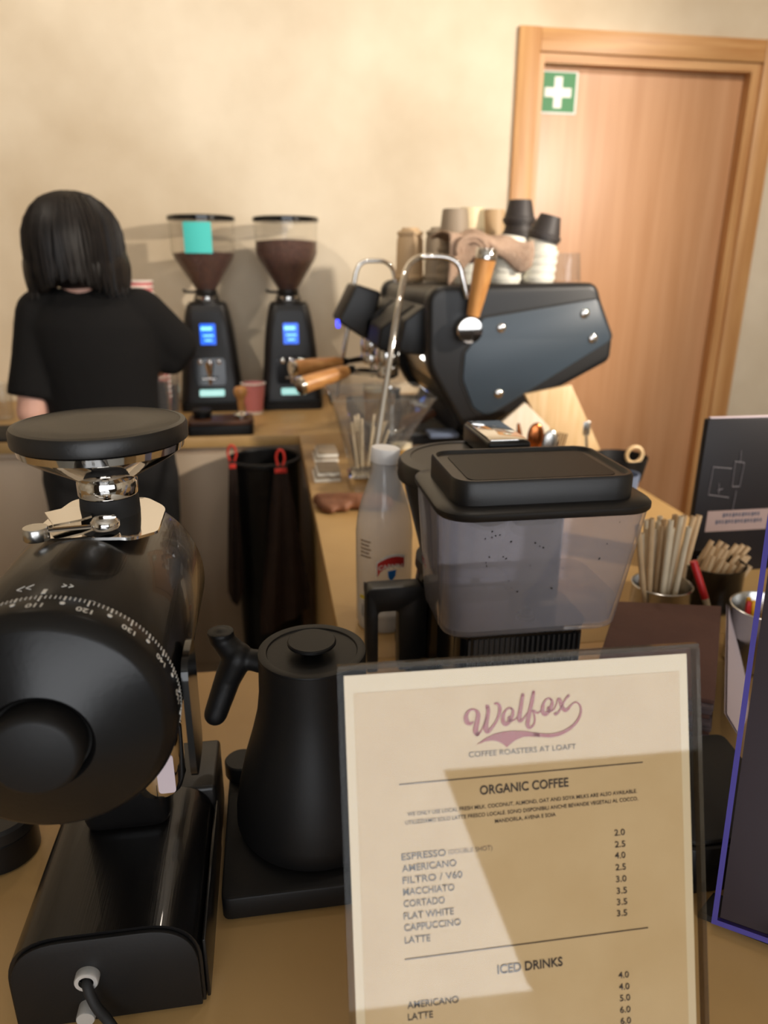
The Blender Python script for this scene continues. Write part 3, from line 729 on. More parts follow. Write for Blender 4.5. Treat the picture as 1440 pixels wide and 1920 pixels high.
# towel draped over the cups
tw = bmesh.new(); nx, nz = 26, 18; V = []
for j in range(nz+1):
    row = []
    for i in range(nx+1):
        u, v = i/nx, j/nz
        p = P(832+u*150, 448, y=2.0)
        x = p.x; arch = math.sin(u*PI*.9+.35)
        if v < .5:
            yy = 2.17-v*2*.24; zz = 1.525+.022*math.sin(v*6.0)*arch - .018*u + .006*math.sin(u*16+v*5)
        else:
            q = (v-.5)*2; yy = 1.93-.012*math.sin(q*PI)+.008*math.sin(u*11); zz = 1.527-.018*u-q*(.068*(1-u)+.03+.04*math.cos(u*PI*2+.5)) + .004*math.sin(u*20)
        row.append(tw.verts.new((x, yy, zz)))
    V.append(row)
for j in range(nz):
    for i in range(nx): tw.faces.new((V[j][i], V[j][i+1], V[j+1][i+1], V[j+1][i]))
bmesh.ops.recalc_face_normals(tw, faces=list(tw.faces))
bmesh.ops.solidify(tw, geom=list(tw.faces), thickness=.006)
t = thing('tea_towel', 'crumpled beige towel draped over the cups on the machine', 'towel', (.51, 2.0, 1.44))
obj('cloth', tw, 'towel', t, 180)
rl = NB()
for k, rr in enumerate((.034, .024)):
    pts = []
    for s in range(15):
        a = R(200-s*15); c0 = P(885, 470, y=1.915)
        pts.append((c0.x+rr*1.15*math.cos(a), 1.915+.002*k, c0.z+rr*math.sin(a)))
    tube(rl, pts, .0075 if k == 0 else .006, 10)
f = obj('fold', rl, 'towel', t); f['label'] = 'rolled fold of the towel'
obj('fold_shade', tube(NB(), [(P(885, 470, y=1.95).x, 1.945, P(885, 470, y=1.95).z-.006), (P(885, 470, y=1.95).x, 1.97, P(885, 470, y=1.95).z-.006)], .026, 20), 'towel_shade', t)  # dark plug painting the shade inside the rolled fold

# ================================================================== RIGHT COUNTER, LEFT OF THE MACHINE
# flared square glass vessel on a chrome foot, with stirrers
vb = P(690, 915, z=ZC); vx, vy = vb.x, 1.74
t = thing('glass_vase', 'flared square glass vessel on a chrome foot full of stirrers', 'vase', (vx, vy, ZC))
def sq(x, y, z, h, r): return [(x+p[0], y+p[1], z) for p in rrect(-h, -h, h, h, r, 4)]
obj('chrome_foot', loft(NB(), [sq(vx, vy, ZC, .046, .012), sq(vx, vy, ZC+.03, .046, .012), sq(vx, vy, ZC+.036, .04, .01)]), 'chrome', t)
o_ = [sq(vx, vy, ZC+.0365, .040, .01), sq(vx+.015, vy, ZC+.12, .075, .014), sq(vx+.03, vy, ZC+.235, .122, .02)]
i_ = [sq(vx+.03, vy, ZC+.235, .119, .02), sq(vx+.015, vy, ZC+.12, .072, .012), sq(vx, vy, ZC+.045, .037, .008)]
obj('flared_bowl', loft(NB(), o_+i_), 'glass', t)
obj('rim', tube(NB(), [(*p[:2], ZC+.236) for p in sq(vx+.03, vy, 0, .1205, .02)]+[(*sq(vx+.03, vy, 0, .1205, .02)[0][:2], ZC+.236)], .003, 8), 'glass', t)
rnd = random.Random(5); st0 = None
for k in range(26):
    a, b2 = rnd.uniform(-.028, .028), rnd.uniform(-.028, .028)
    e = Vector((vx+a*2.0+.01, vy+b2*1.9, ZC+.155+rnd.uniform(-.02, .03)))
    bm = tube(NB(), [(vx+a, vy+b2, ZC+.047), tuple(e)], .0028, 8)
    base_mesh('stirrer', bm, 'glass' if k % 3 else 'straw_pale', (vx+a, vy+b2, ZC+.047), 'thin pale stirrer standing in the flared glass vessel', 'stirrer', 'stirrers in the glass vessel')
# black mug, tea glass, jars around the drip tray
def mug(name, px, py, yy, h, r, m, label, cat='cup'):
    x = P(px, py, z=ZC).x if yy is None else P(px, py, y=yy).x
    y = yy; bm = lathe(NB(), [(0, 0), (r*.72, 0), (r*.86, h*.15), (r, h*.6), (r, h), (r-.003, h), (r-.004, h*.6), (r*.7, .006), (0, .006)], 32, at(x, y, ZC))
    return x, bm
x, bm = mug('mug', 727, 830, 1.62, .078, .037, 'cup_black', '')
base_mesh('mug', bm, 'cup_black', (x, 1.62, ZC), 'small handleless black mug beside the steam wand tip', 'mug')
def tea_glass(px, yy, h, r, label, mliq='tea', foam=True, ZC=ZC):
    x = P(px, 800, y=yy).x
    t = thing('tea_glass', label, 'glass', (x, yy, ZC))
    obj('glass_wall', lathe(NB(), [(0, 0), (r*.85, 0), (r, h), (r-.002, h), (r*.85-.002, .008), (0, .008)], 28, at(x, yy, ZC)), 'glass', t)
    obj('drink', lathe(NB(), [(0, .009), (r*.85-.003, .009), (r-.004, h*.8), (0, h*.8)], 28, at(x, yy, ZC)), mliq, t)
    if foam: obj('foam', lathe(NB(), [(0, h*.8+.0005), (r-.004, h*.8+.0005), (r-.0035, h*.9), (0, h*.92)], 28, at(x, yy, ZC)), 'milk_foam', t)
tea_glass(753, 1.80, .098, .031, 'small glass of amber drink with pale foam behind the black mug')
tea_glass(703, 2.1, .12, .036, 'amber filled jar seen through the flared glass vessel', ZC=ZC+.081)
x = P(778, 770, y=2.02).x
t = thing('knock_spoon', 'wooden-handled steel spoon resting on the drip tray', 'spoon', (.40, 2.05, ZC+.081))
e0, e1 = Vector((.375, 1.99, ZC+.09)), Vector((.465, 2.02, ZC+.125))
obj('handle', tube(NB(), [tuple(e0), tuple(e1)], [.010, .013], 14), 'walnut', t)
obj('rod', tube(NB(), [tuple(e0-(e1-e0)*.55), tuple(e0)], .005, 10), 'chrome', t)
base_mesh('folded_cloth', box(NB(), (.42, 1.86, ZC+.085), (.50, 1.925, ZC+.098), .004), 'slate_cloth', (.46, 1.9, ZC+.085), 'pale blue folded cloth at the edge of the drip tray', 'cloth')
x = P(735, 745, y=2.2).x
base_mesh('milk_jug', lathe(NB(), [(0, 0), (.034, 0), (.036, .02), (.028, .07), (.031, .085), (.029, .085), (.026, .07), (.033, .02), (0, .004)], 28, at(x, 2.22, ZC+.0805)), 'chrome', (x, 2.22, ZC+.0805), 'small chrome milk jug on the drip tray under the group', 'jug')
# paper card stacks at the left edge of the counter
for k, (py, w_, label) in enumerate([(905, .13, 'lower grey white folded card stack at the counter\'s left edge'), (868, .13, 'upper pale card stack farther along the counter\'s left edge')]):
    q = P(590, py, z=ZC); t = thing('card_stack', label, 'cards', (q.x+.07, q.y+.06, ZC), 0, 'card stacks by the vessel')
    for i in range(4):
        obj('card', box(NB(), (q.x+.004*i, q.y+.006*i, ZC+.0062*i), (q.x+.068, q.y+.105+.004*i, ZC+.0062*i+.006), .001), ['print_white', 'cup_grey', 'print_white', 'cup_grey'][i], t)
# brown leather pouch / cloth
q = P(645, 955, z=ZC)
lb = NB()
for a, b, ra, rb in [((-.055, .03, .016), (.02, .0, .02), .016, .02), ((.02, .0, .02), (.095, -.02, .018), .02, .018), ((-.05, .0, .014), (.0, -.02, .013), .014, .013), ((-.055, .045, .012), (.09, .03, .014), .012, .014), ((-.045, -.012, .011), (-.03, -.03, .010), .013, .010)]:
    capsule(lb, q+Vector(a), q+Vector(b), ra, rb)
m_ = voxel(lb, .005, 6); m_.transform(Matrix.Translation(-Vector((q.x, q.y, ZC))))
o = obj('leather_cloth', m_, 'leather', None); o.location = (q.x, q.y, ZC); tag(o, 'crumpled brown leather cloth lying in front of the flared vessel', 'cloth')

# ================================================================== BEHIND THE BREWER: BOARDS, CUTLERY
def board(name, pts, yy, lean, th, m, label):
    """board leaning back: outline from the photo on the plane y=yy at its foot"""
    poly = [(P(a, b, y=yy).x, max(P(a, b, y=yy).z, ZC+.0005)) for a, b in pts]
    bm = prism(NB(), poly, yy, yy+th, 'y', .0015, 2)
    return base_mesh(name, bm, m, (sum(p[0] for p in poly)/len(poly), yy, min(p[1] for p in poly)), label, 'board')
zb = P(1140, 950, y=1.70)
board('wooden_board', [(985, 740), (1072, 722), (1142, 968), (1055, 968)], 1.70, 10, .016, 'pale_wood', 'pale oak board leaning under the machine before the door')
board('serving_board', [(880, 845), (985, 755), (1030, 800), (1036, 968), (880, 968)], 1.66, 10, .012, 'pale_board', 'whitish board leaning in front of the pale oak board')
hx, hy = P(1010, 860, y=1.40).x, 1.42
t = thing('cutlery_jar', 'dark jar holding spoons and forks behind the brewer', 'jar', (hx, hy, ZC))
obj('jar_wall', lathe(NB(), [(0, 0), (.05, 0), (.055, .12), (.052, .12), (.047, .006), (0, .006)], 32, at(hx, hy, ZC)), 'black_metal', t)
def utensil(name, px, py, m, label, head, dx=0):
    tip = P(px, py, y=hy); foot = Vector((hx+dx, hy, ZC+.012))
    t = thing(name, label, name, tuple(foot))
    d = (tip-foot).normalized(); nk = tip-d*.06
    obj('handle', tube(NB(), [tuple(foot), tuple(nk)], [.004, .0028], 8), m, t)
    if head == 'spoon':
        bmx = NB(); ball(bmx, (0, 0, 0), 1.0, (.019, .006, .031), 18)
        sd = d.cross(Vector((0, 1, 0))).normalized(); nv = d.cross(sd); ax = Matrix((sd, nv, d)).transposed().to_4x4(); obj('bowl', bmx.copy() if 0 else spin(bmx, Matrix.Translation(tip-d*.03) @ ax), m, t)
    elif head == 'fork':
        side = d.cross(Vector((0, 1, 0))).normalized(); bmx = NB()
        tube(bmx, [tuple(nk-side*.009), tuple(nk+side*.009)], .003, 8)
        for k in range(4): tube(bmx, [tuple(nk+side*(k-1.5)*.006), tuple(tip+side*(k-1.5)*.006)], .0015, 6)
        obj('tines', bmx, m, t)
    else:
        side = d.cross(Vector((0, 1, 0))).normalized()
        obj('blade', tube(NB(), [tuple(nk-d*.02), tuple(nk+d*.02), tuple(tip)], [.004, .008, .003], 10), m, t)
def spin(bm, mx): bmesh.ops.transform(bm, matrix=mx, verts=list(bm.verts)); return bm
utensil('spoon', 1006, 793, 'copper', 'copper spoon with its bowl up behind the brewer', 'spoon', .0)
utensil('knife', 972, 794, 'copper', 'slim copper knife beside the copper spoon', 'knife', -.012)
utensil('spoon', 1035, 806, 'steel', 'dark steel spoon right of the copper spoon', 'spoon', .012)
utensil('fork', 1056, 812, 'copper', 'copper fork in the jar, tines up against the oak board', 'fork', .018)
q = P(1150, 905, y=1.62)
bxx = q.x+.0
t = thing('bowl', 'dark bowl beside the oak board near the door', 'bowl', (bxx, 1.62, ZC))
obj('bowl_wall', lathe(NB(), [(0, 0), (.03, 0), (.055, .035), (.066, .09), (.063, .09), (.052, .037), (0, .006)], 36, at(bxx, 1.60, ZC)), 'black_matte', t)
o = base_mesh('wooden_ring', tube(NB(), [(bxx+.02+.02*math.cos(R(a_)), 1.57, ZC+.099+.02*math.sin(R(a_))) for a_ in range(0, 361, 20)], .005, 8), 'pale_wood', (bxx+.02, 1.57, ZC+.08), 'small pale wooden ring hung on the dark bowl', 'ring')
base_mesh('grey_cup', lathe(NB(), [(0, 0), (.03, 0), (.037, .075), (.034, .075), (.028, .005), (0, .005)], 28, at(P(1170, 880, y=1.5).x, 1.5, ZC)), 'slate_cloth', (P(1170, 880, y=1.5).x, 1.5, ZC), 'blue grey cup right of the dark bowl', 'cup')
q = P(1101, 790, y=1.60); tq = Vector((P(1108, 850, y=1.6).x, 1.60, ZC+.02))
t = thing('spatula', 'slim grey steel spatula standing beside the oak board', 'spatula', tuple(tq))
obj('rod', tube(NB(), [tuple(tq), tuple(q-Vector((0, 0, .03)))], .004, 8), 'steel', t)
obj('blade', box(NB(), (q.x-.009, 1.598, q.z-.034), (q.x+.009, 1.602, q.z), .002), 'steel', t)
# ================================================================== NEAR GRINDER
gx, gz = -.132, 1.205
t = thing('filter_coffee_grinder', 'black horizontal-barrel grinder with chrome funnel and numbered dial, nearest on the left', 'coffee grinder', (-.135, .50, ZC))
ROT_Y = Matrix.Rotation(R(-90), 4, 'X')   # lathe axis z -> +y
def yl(prof, cx, cz, n=64, cap=True): return lathe(NB(), prof, n, at(cx, 0, cz) @ ROT_Y, cap)
obj('barrel', yl([(.055, .388), (.0692, .3885), (.0700, .390), (.0700, .568), (.0685, .574), (.04, .577), (0, .577)], gx, gz, 96), 'black_brushed', t)
dial = obj('dial', yl([(0, .354), (.0260, .3540), (.0272, .3510), (.0290, .3495), (.0620, .3600), (.0645, .3615), (.0690, .3672), (.0703, .3705), (.0703, .3868), (.0685, .3876)], gx, gz, 96), 'black_metal', t)
obj('dial_knob', yl([(0, .3365), (.0205, .3365), (.0228, .3375), (.0242, .3400), (.0247, .3440), (.0247, .3525), (.0235, .3535)], gx, gz, 64), 'black_matte', dial)
tk = NB()
def on_barrel(deg, y, r): a = R(deg); return Vector((gx+r*math.sin(a), y, gz+r*math.cos(a)))
for n in range(86, 160):
    deg = (n-109.6)*2.1; L = .0062 if n % 10 == 0 else (.0045 if n % 5 == 0 else .0033); wd = .0005 if n % 5 else .0009
    box(tk, (-wd/2, -L, 0), (wd/2, 0, .0004), mx=at(*on_barrel(deg, .3864, .0703)) @ rot(deg, 'Y'))
    if n % 10 == 5: lathe(tk, [(.0014, 0), (.0014, .0004)], 12, at(*on_barrel(deg, .3782, .0703)) @ rot(deg, 'Y'))
o = obj('scale_ticks', tk, 'print_white', dial, 0); o['label'] = 'white printed scale marks'
for n in (100, 110, 120, 130, 140, 150):
    deg = (n-109.6)*2.1; me = text_mesh(str(n), .0066, 'CENTER', .00012)
    # bend each number round the dial, upside down towards the user
    for v in me.vertices:
        a = R(deg) - v.co.x/.0706; r_ = .0707
        v.co = Vector((gx+r_*math.sin(a), .3785-v.co.y-.002 + (.0 if n % 10 == 0 else 0), gz+r_*math.cos(a)))
    obj('dial_number', me, 'print_white', dial, 0)
mk = NB(); box(mk, (-.0011, 0, 0), (.0011, .0055, .0004), mx=at(*on_barrel(0.8, .3895, .0701)) @ rot(.8, 'Y'))
obj('index_mark', mk, 'print_white', t, 0)
ar = NB()
def chev(deg, y, s, dirn):
    for q in (1, -1):
        p0 = on_barrel(deg+dirn*s*28, y+q*s*.0, .0703); p1 = on_barrel(deg-dirn*s*400*.001*0, y, .0703)
for k, (deg, s, dn) in enumerate([(-11.6, .0040, -1), (-7.4, .0040, -1), (7.6, .0024, 1), (10.6, .0024, 1)]):
    for q in (1, -1):
        a = on_barrel(deg+dn*1.7*(s/.0035), .4005, .0703); b = on_barrel(deg-dn*.9*(s/.0035), .4005+q*s*.8, .0703)
        tube(ar, [tuple(a), tuple(b)], .00028, 6)
obj('direction_arrows', ar, 'print_white', t, 0)
# base: arched cover, front plate, rear platform, column
def arch(x0, x1, z0, z1, r, seg=10): return round_poly([(x0, z0), (x1, z0), (x1, z1), (x0, z1)], [.001, .001, r, r], seg)
bx0, bx1 = -.203, -.069
obj('arched_base', prism(NB(), arch(bx0, bx1, ZC+.004, 1.0035, .045), .409, .555, 'y'), 'black_brushed', t)
fp = obj('front_plate', prism(NB(), arch(bx0+.0025, bx1-.0025, ZC+.004, 1.001, .043), .4055, .4088, 'y', .0006, 2), 'black_matte', t)
obj('side_skirt', box(NB(), (bx1+.0002, .412, ZC+.003), (bx1+.003, .56, ZC+.06), .001), 'black_metal', t)
obj('rear_platform', box(NB(), (-.206, .556, ZC+.003), (-.0665, .628, .998), .004, 3), 'black_plastic', t)
obj('column', box(NB(), (-.170, .505, 1.0), (-.100, .553, 1.145), .012, 3), 'black_brushed', t)
obj('side_plate', prism(NB(), rrect(.385, 1.142, .425, 1.226, .012, 5), -.0605, -.0565, 'x'), 'black_gloss', t)
ch = obj('dosing_chute', lathe(NB(), [(.016, 0), (.019, .01), (.019, .05), (.015, .06)], 28, at(-.094, .458, 1.085)), 'chrome', t)
obj('foil_label', prism(NB(), rrect(-.092, 1.092, -.080, 1.124, .003, 4), .4385, .4395, 'y'), 'lavender_paper', ch)
for fx in (-.19, -.085):
    for fy in (.425, .60): obj('rubber_foot', lathe(NB(), [(.009, 0), (.009, .005)], 14, at(fx, fy, ZC)), 'rubber', t)
q = P(165, 1828, y=.4055)
gl = obj('cable_gland', yl([(.0052, .3990), (.0078, .3990), (.0084, .4), (.0084, .4055)], q.x, q.z, 28, False), 'alu', fp)
cb = smooth_path([(q.x, .405, q.z), (q.x+.001, .398, q.z-.002), (q.x+.006, .393, q.z-.015), (q.x+.013, .392, q.z-.03), (q.x+.02, .385, max(q.z-.045, ZC+.01)), (q.x+.03, .36, ZC+.007), (q.x+.03, .30, ZC+.0065)], 5)
obj('power_cable', tube(NB(), cb, .0036, 12), 'rubber', fp)
q = P(163, 1900, y=.40); q.z = max(q.z, ZC+.008); obj('thumb_screw', yl([(0, .395), (.0062, .395), (.0066, .396), (.0066, .4055)], q.x, q.z, 24), 'alu', fp)
# funnel, its plate and slider
hx_, hy_ = -.1215, .53
pl = NB(); plp = round_poly([(-.168, .480), (-.098, .472), (-.083, .492), (-.084, .545), (-.10, .562), (-.155, .562), (-.162, .53)], [.006, .012, .014, .02, .01, .01, .006], 4)
def zsurf(x): return gz+math.sqrt(max(.0, .0700**2-(x-gx)**2))
tt = bmesh.new(); A = [tt.verts.new((p[0], p[1], gz+.0725-(p[0]-gx)**2*2.2)) for p in plp]; B = [tt.verts.new((p[0], p[1], gz+.0705-(p[0]-gx)**2*2.2)) for p in plp]
tt.faces.new(A); tt.faces.new(list(reversed(B)))
for i in range(len(A)): tt.faces.new((A[i], A[i-1], B[i-1], B[i]))
bmesh.ops.recalc_face_normals(tt, faces=list(tt.faces))
obj('chrome_plate', tt, 'chrome', t)
z0 = gz+.072
obj('rubber_collar', lathe(NB(), [(.021, -.006), (.021, .006), (.0205, .0125)], 40, at(hx_, hy_, z0)), 'rubber', t)
obj('funnel', lathe(NB(), [(.0205, .013), (.0212, .014), (.0212, .023), (.0205, .025), (.026, .029), (.050, .0425), (.0565, .0475), (.0575, .0525), (.0555, .0535), (0, .0535)], 64, at(hx_, hy_, z0), False), 'chrome', t)
lid = obj('funnel_lid', lathe(NB(), [(.0560, .0538), (.0600, .0542), (.0603, .0555), (.0603, .0635), (.0590, .0660), (.0555, .0668), (.0545, .0662), (.030, .0655), (0, .0655)], 80, at(hx_, hy_, z0)), 'black_plastic', t)
# slider plate, pivot and lever knob
a, b = P(198, 972, y=.49), P(66, 985, y=.485)
obj('slider_plate', prism(NB(), smooth_path([(P(84, 962, z=z0+.004).x, P(84, 962, z=z0+.004).y), (P(130, 952, z=z0+.004).x, P(130, 952, z=z0+.004).y), (P(165, 950, z=z0+.004).x, P(165, 950, z=z0+.004).y)], 3)+[(P(172, 968, z=z0+.004).x, P(172, 968, z=z0+.004).y), (P(150, 975, z=z0+.004).x, P(150, 975, z=z0+.004).y), (P(100, 985, z=z0+.004).x, P(100, 985, z=z0+.004).y)], z0+.003, z0+.0045, 'z'), 'chrome', t)
obj('lever', tube(NB(), [(a.x, .487, z0+.003), (P(100, 985, y=.485).x, .484, z0+.0025), (b.x+.006, .484, z0+.002)], .0016, 8), 'chrome', t)
obj('pivot_knob', lathe(NB(), [(.0085, 0), (.0095, .0015), (.0095, .005), (.0075, .0075), (0, .008)], 32, at(a.x, .487, z0+.001)), 'chrome', t)
obj('lever_knob', lathe(NB(), [(.0078, 0), (.0085, .001), (.0085, .008), (.0078, .009), (0, .009)], 32, at(b.x, .484, z0-.004)), 'steel', t)
# dark tin at the left edge, white cup behind the barrel
q = P(12, 1640, z=ZC)
t = thing('dark_tin', 'dark round lidded tin at the left edge behind the barrel grinder', 'tin', (q.x-.012, q.y+.03, ZC))
obj('tin_wall', lathe(NB(), [(.03, 0), (.033, .002), (.033, .03), (.031, .032)], 36, at(q.x-.012, q.y+.03, ZC)), 'black_metal', t)
obj('lid', lathe(NB(), [(.034, .0325), (.036, .034), (.036, .045), (.033, .048), (0, .048)], 36, at(q.x-.012, q.y+.03, ZC)), 'black_plastic', t)
q = P(345, 1338, z=ZC)
base_mesh('white_cup', lathe(NB(), [(0, 0), (.022, 0), (.034, .03), (.037, .05), (.034, .05), (.031, .031), (0, .005)], 36, at(q.x-.034, q.y+.02, ZC)), 'cup_white', (q.x-.034, q.y+.02, ZC), 'white cup half hidden behind the barrel grinder', 'cup')

# ================================================================== KETTLE
kx, ky = .0255, .5655
t = thing('electric_kettle', 'matte black gooseneck kettle on its electric base', 'kettle', (kx, ky, ZC))
bp = rrect(kx-.0865, ky-.088, kx+.088, ky+.092, .008, 4)
bs = obj('heating_base', prism(NB(), bp, ZC+.003, ZC+.026, 'z', .002, 2), 'black_matte', t)
obj('base_foot', prism(NB(), rrect(kx-.08, ky-.08, kx+.08, ky+.08, .01), ZC, ZC+.0031, 'z'), 'rubber', t)
obj('dial', lathe(NB(), [(.0165, 0), (.0175, .002), (.0175, .016), (.016, .0175), (0, .0175)], 36, at(kx-.073, ky+.072, ZC+.026)), 'black_matte', bs)
obj('power_cable', tube(NB(), smooth_path([(kx+.088, ky-.05, ZC+.012), (kx+.10, ky-.075, ZC+.006), (kx+.075, ky-.125, ZC+.005), (kx+.09, ky-.18, ZC+.005), (kx+.14, ky-.2, ZC+.005)], 5), .0045, 10), 'rubber', bs)
zk = ZC+.0265
obj('body', lathe(NB(), [(0, 0), (.066, 0), (.073, .003), (.0755, .010), (.075, .022), (.071, .045), (.064, .075), (.0565, .100), (.0510, .122), (.0485, .142), (.0478, .165), (.0478, .1785), (.0468, .1795), (.0455, .178), (.044, .165), (0, .162)], 72, at(kx, ky, zk)), 'black_kettle', t)
zl = zk+.1795
ld = obj('lid', lathe(NB(), [(.0478, -.0005), (.0476, .0008), (.0455, .0014), (.0405, .0008), (.0375, -.004), (.030, -.0095), (0, -.0105)], 72, at(kx, ky, zl)), 'black_kettle', t)
obj('lid_knob', lathe(NB(), [(.0095, -.0085), (.0092, .003), (.0105, .0055), (.0205, .0065), (.0215, .0075), (.0215, .0095), (.0205, .0105), (0, .0105)], 48, at(kx, ky, zl)), 'black_kettle', ld)
sl = obj('steam_slot', box(NB(), (-.0022, -.006, -.0004), (.0022, .006, .0006), .0015, 2, at(kx+.0335, ky+.0, zl-.003) @ rot(-28, 'Y') @ rot(8, 'Z')), 'rubber', ld)
# pistol handle
j = P(446, 1232, y=.605); s_ = P(414, 1190, y=.612); g = P(428, 1270, y=.605); e = P(405, 1345, y=.60)
hb = NB()
capsule(hb, j, (kx-.030, ky+.030, j.z-.006), .0095, .012)
capsule(hb, j, s_-Vector((0, 0, .004)), .0135, .0105); lathe(hb, [(0, -.008), (.0105, -.008), (.0125, .002), (.0125, .0045), (0, .0045)], 20, at(*s_))
capsule(hb, j, g, .0145, .0128); capsule(hb, g, e+Vector((0, 0, .004)), .0126, .0112)
obj('handle', voxel(hb, .0018, 4), 'black_kettle', t)
spt = smooth_path([(kx+.062, ky-.0, zk+.03), (kx+.09, ky, zk+.045), (kx+.098, ky, zk+.075), (kx+.088, ky, zk+.115), (kx+.10, ky, zk+.14), (kx+.115, ky, zk+.142)], 5)
spt = [(p[0]*.5+kx*.5+ (p[0]-kx)*.0, ky+(p[0]-kx)*.82*-1*0+ (p[0]-kx)*.0, p[2]) for p in spt]
obj('gooseneck_spout', tube(NB(), smooth_path([(kx+.055, ky-.035, zk+.03), (kx+.078, ky-.048, zk+.04), (kx+.082, ky-.05, zk+.065), (kx+.072, ky-.045, zk+.095), (kx+.078, ky-.05, zk+.115), (kx+.088, ky-.055, zk+.118)], 5), .0055, 12), 'black_kettle', t)

# ================================================================== MENU
TL = Vector((.0291, .3468, 1.240)); U = Vector((math.cos(R(-1.5)), math.sin(R(-1.5)), 0)); NH = Vector((-U.y, U.x, 0))
LEAN = R(18); D = -NH*math.sin(LEAN)+Vector((0, 0, -math.cos(LEAN))); N = D.cross(U)
MW, MH = .212, .3345
def S(u, v, n=0.0): return TL+U*u+D*v+N*n
def uv(px, py, n=0.0):
    d = _f+_r*((px-720)/FPX)-_u*((py-960)/FPX); o0 = TL+N*n
    k = (o0-CAM).dot(N)/d.dot(N); q = CAM+d*k-o0
    return q.dot(U), q.dot(D)
def slab(bm, u0, v0, u1, v1, n0, n1):
    q = bmesh.new(); c = [[q.verts.new(S(u, v, n)) for u, v in ((u0, v0), (u1, v0), (u1, v1), (u0, v1))] for n in (n0, n1)]
    q.faces.new(c[0]); q.faces.new(list(reversed(c[1])))
    for i in range(4): q.faces.new((c[0][i], c[0][i-1], c[1][i-1], c[1][i]))
    bmesh.ops.recalc_face_normals(q, faces=list(q.faces)); join(bm, q); return bm
mb = S(MW/2, MH, 0)
t = thing('menu_stand', 'leaning clear acrylic stand with a cream printed drinks menu, nearest the camera', 'menu', (mb.x, mb.y, ZC))
obj('paper', slab(NB(), .0035, .0055, MW-.0065, .31, -.0008, -.0003), 'paper_border', t)
cf = obj('cream_print', slab(NB(), .0085, .0155, MW-.0115, .305, -.0003, -.0001), 'cream_paper', t)
obj('front_sheet', slab(NB(), 0, 0, MW, MH-.004, .0012, .0020), 'acrylic', t)
obj('back_sheet', slab(NB(), 0, 0, MW, MH-.004, -.0036, -.0024), 'acrylic', t)
ed = NB(); slab(ed, 0, -.0004, MW, .0022, -.0036, .0020)
obj('top_edge', ed, 'acrylic_edge', t)
ed = NB(); slab(ed, MW-.0022, .0023, MW+.0004, MH-.004, -.0036, .0020)
obj('side_edge', ed, 'acrylic_edge', t)
ed = NB(); slab(ed, -.0004, .0023, .0012, MH-.004, -.0036, .0020)
obj('side_edge', ed, 'acrylic', t)
fb = S(0, MH-.004, 0)
obj('foot', prism(NB(), [(TL.x, fb.y-.002), (TL.x+MW, fb.y-.008), (TL.x+MW, fb.y+.075), (TL.x, fb.y+.08)], ZC, ZC+.003, 'z'), 'acrylic', t)
def put_text(s, l, r, cap, m, bold=0.0, name='text_line', par=None):
    u0, v0 = uv(*l); u1, v1 = uv(*r); L = math.hypot(u1-u0, v1-v0); ux, vx_ = (u1-u0)/L, (v1-v0)/L
    me = text_mesh(s, 1.0, 'LEFT', bold); xs = [v.co.x for v in me.vertices]; x0, x1 = min(xs), max(xs)
    ua, va = uv(l[0], l[1]-cap); ch_ = math.hypot(ua-u0, va-v0)
    k = L/(x1-x0); ky_ = ch_/.69
    for v in me.vertices:
        a = (v.co.x-x0)*k; b_ = v.co.y*ky_
        v.co = S(u0+ux*a+vx_*b_, v0+vx_*a-ux*b_, .0003)
    return obj(name, me, m, t, 0)
def rule(l, r, wpx=1.6):
    u0, v0 = uv(*l); u1, v1 = uv(*r); h_ = .00028
    q = bmesh.new(); q.faces.new([q.verts.new(S(a, b_, .0003)) for a, b_ in ((u0, v0-h_), (u0, v0+h_), (u1, v1+h_), (u1, v1-h_))])
    obj('rule_line', q, 'ink_grey', t, 0)
put_text('COFFEE ROASTERS AT LOAFT', (879, 1420), (1080, 1404), 10, 'ink_grey')
put_text('ORGANIC COFFEE', (900, 1490), (1066, 1474), 16.5, 'ink_grey', .018)
put_text('WE ONLY USE LOCAL FRESH MILK. COCONUT, ALMOND, OAT AND SOYA MILKS ARE ALSO AVAILABLE.', (764, 1530), (1194, 1486), 7, 'ink_grey', .008)
put_text('UTILIZZIAMO SOLO LATTE FRESCO LOCALE. SONO DISPONIBILI ANCHE BEVANDE VEGETALI AL COCCO,', (760, 1546), (1196, 1500), 7, 'ink_grey', .008)
put_text('MANDORLA, AVENA E SOIA', (928, 1543), (1042, 1530), 7, 'ink_grey', .008)
rule((748, 1471), (1205, 1429)); rule((759, 1799), (1215, 1739))
for s, l, r in [('ESPRESSO', (753, 1613), (836, 1604)), ('AMERICANO', (754, 1635), (856, 1623)), ('FILTRO / V60', (755, 1657), (867, 1645)), ('MACCHIATO', (756, 1679), (852, 1669)),
                ('CORTADO', (757, 1701), (834, 1693)), ('FLAT WHITE', (757, 1724), (851, 1714)), ('CAPPUCCINO', (758, 1746), (864, 1734)), ('LATTE', (759, 1769), (807, 1764)),
                ('AMERICANO', (764, 1891), (860, 1879)), ('LATTE', (765, 1913), (812, 1907))]:
    put_text(s, l, r, 12.5, 'ink_grey', .008)
put_text('(DOUBLE SHOT)', (841, 1602), (923, 1593), 8.5, 'ink_light')
put_text('ICED DRINKS', (933, 1826), (1055, 1810), 16.5, 'ink_grey', .018)
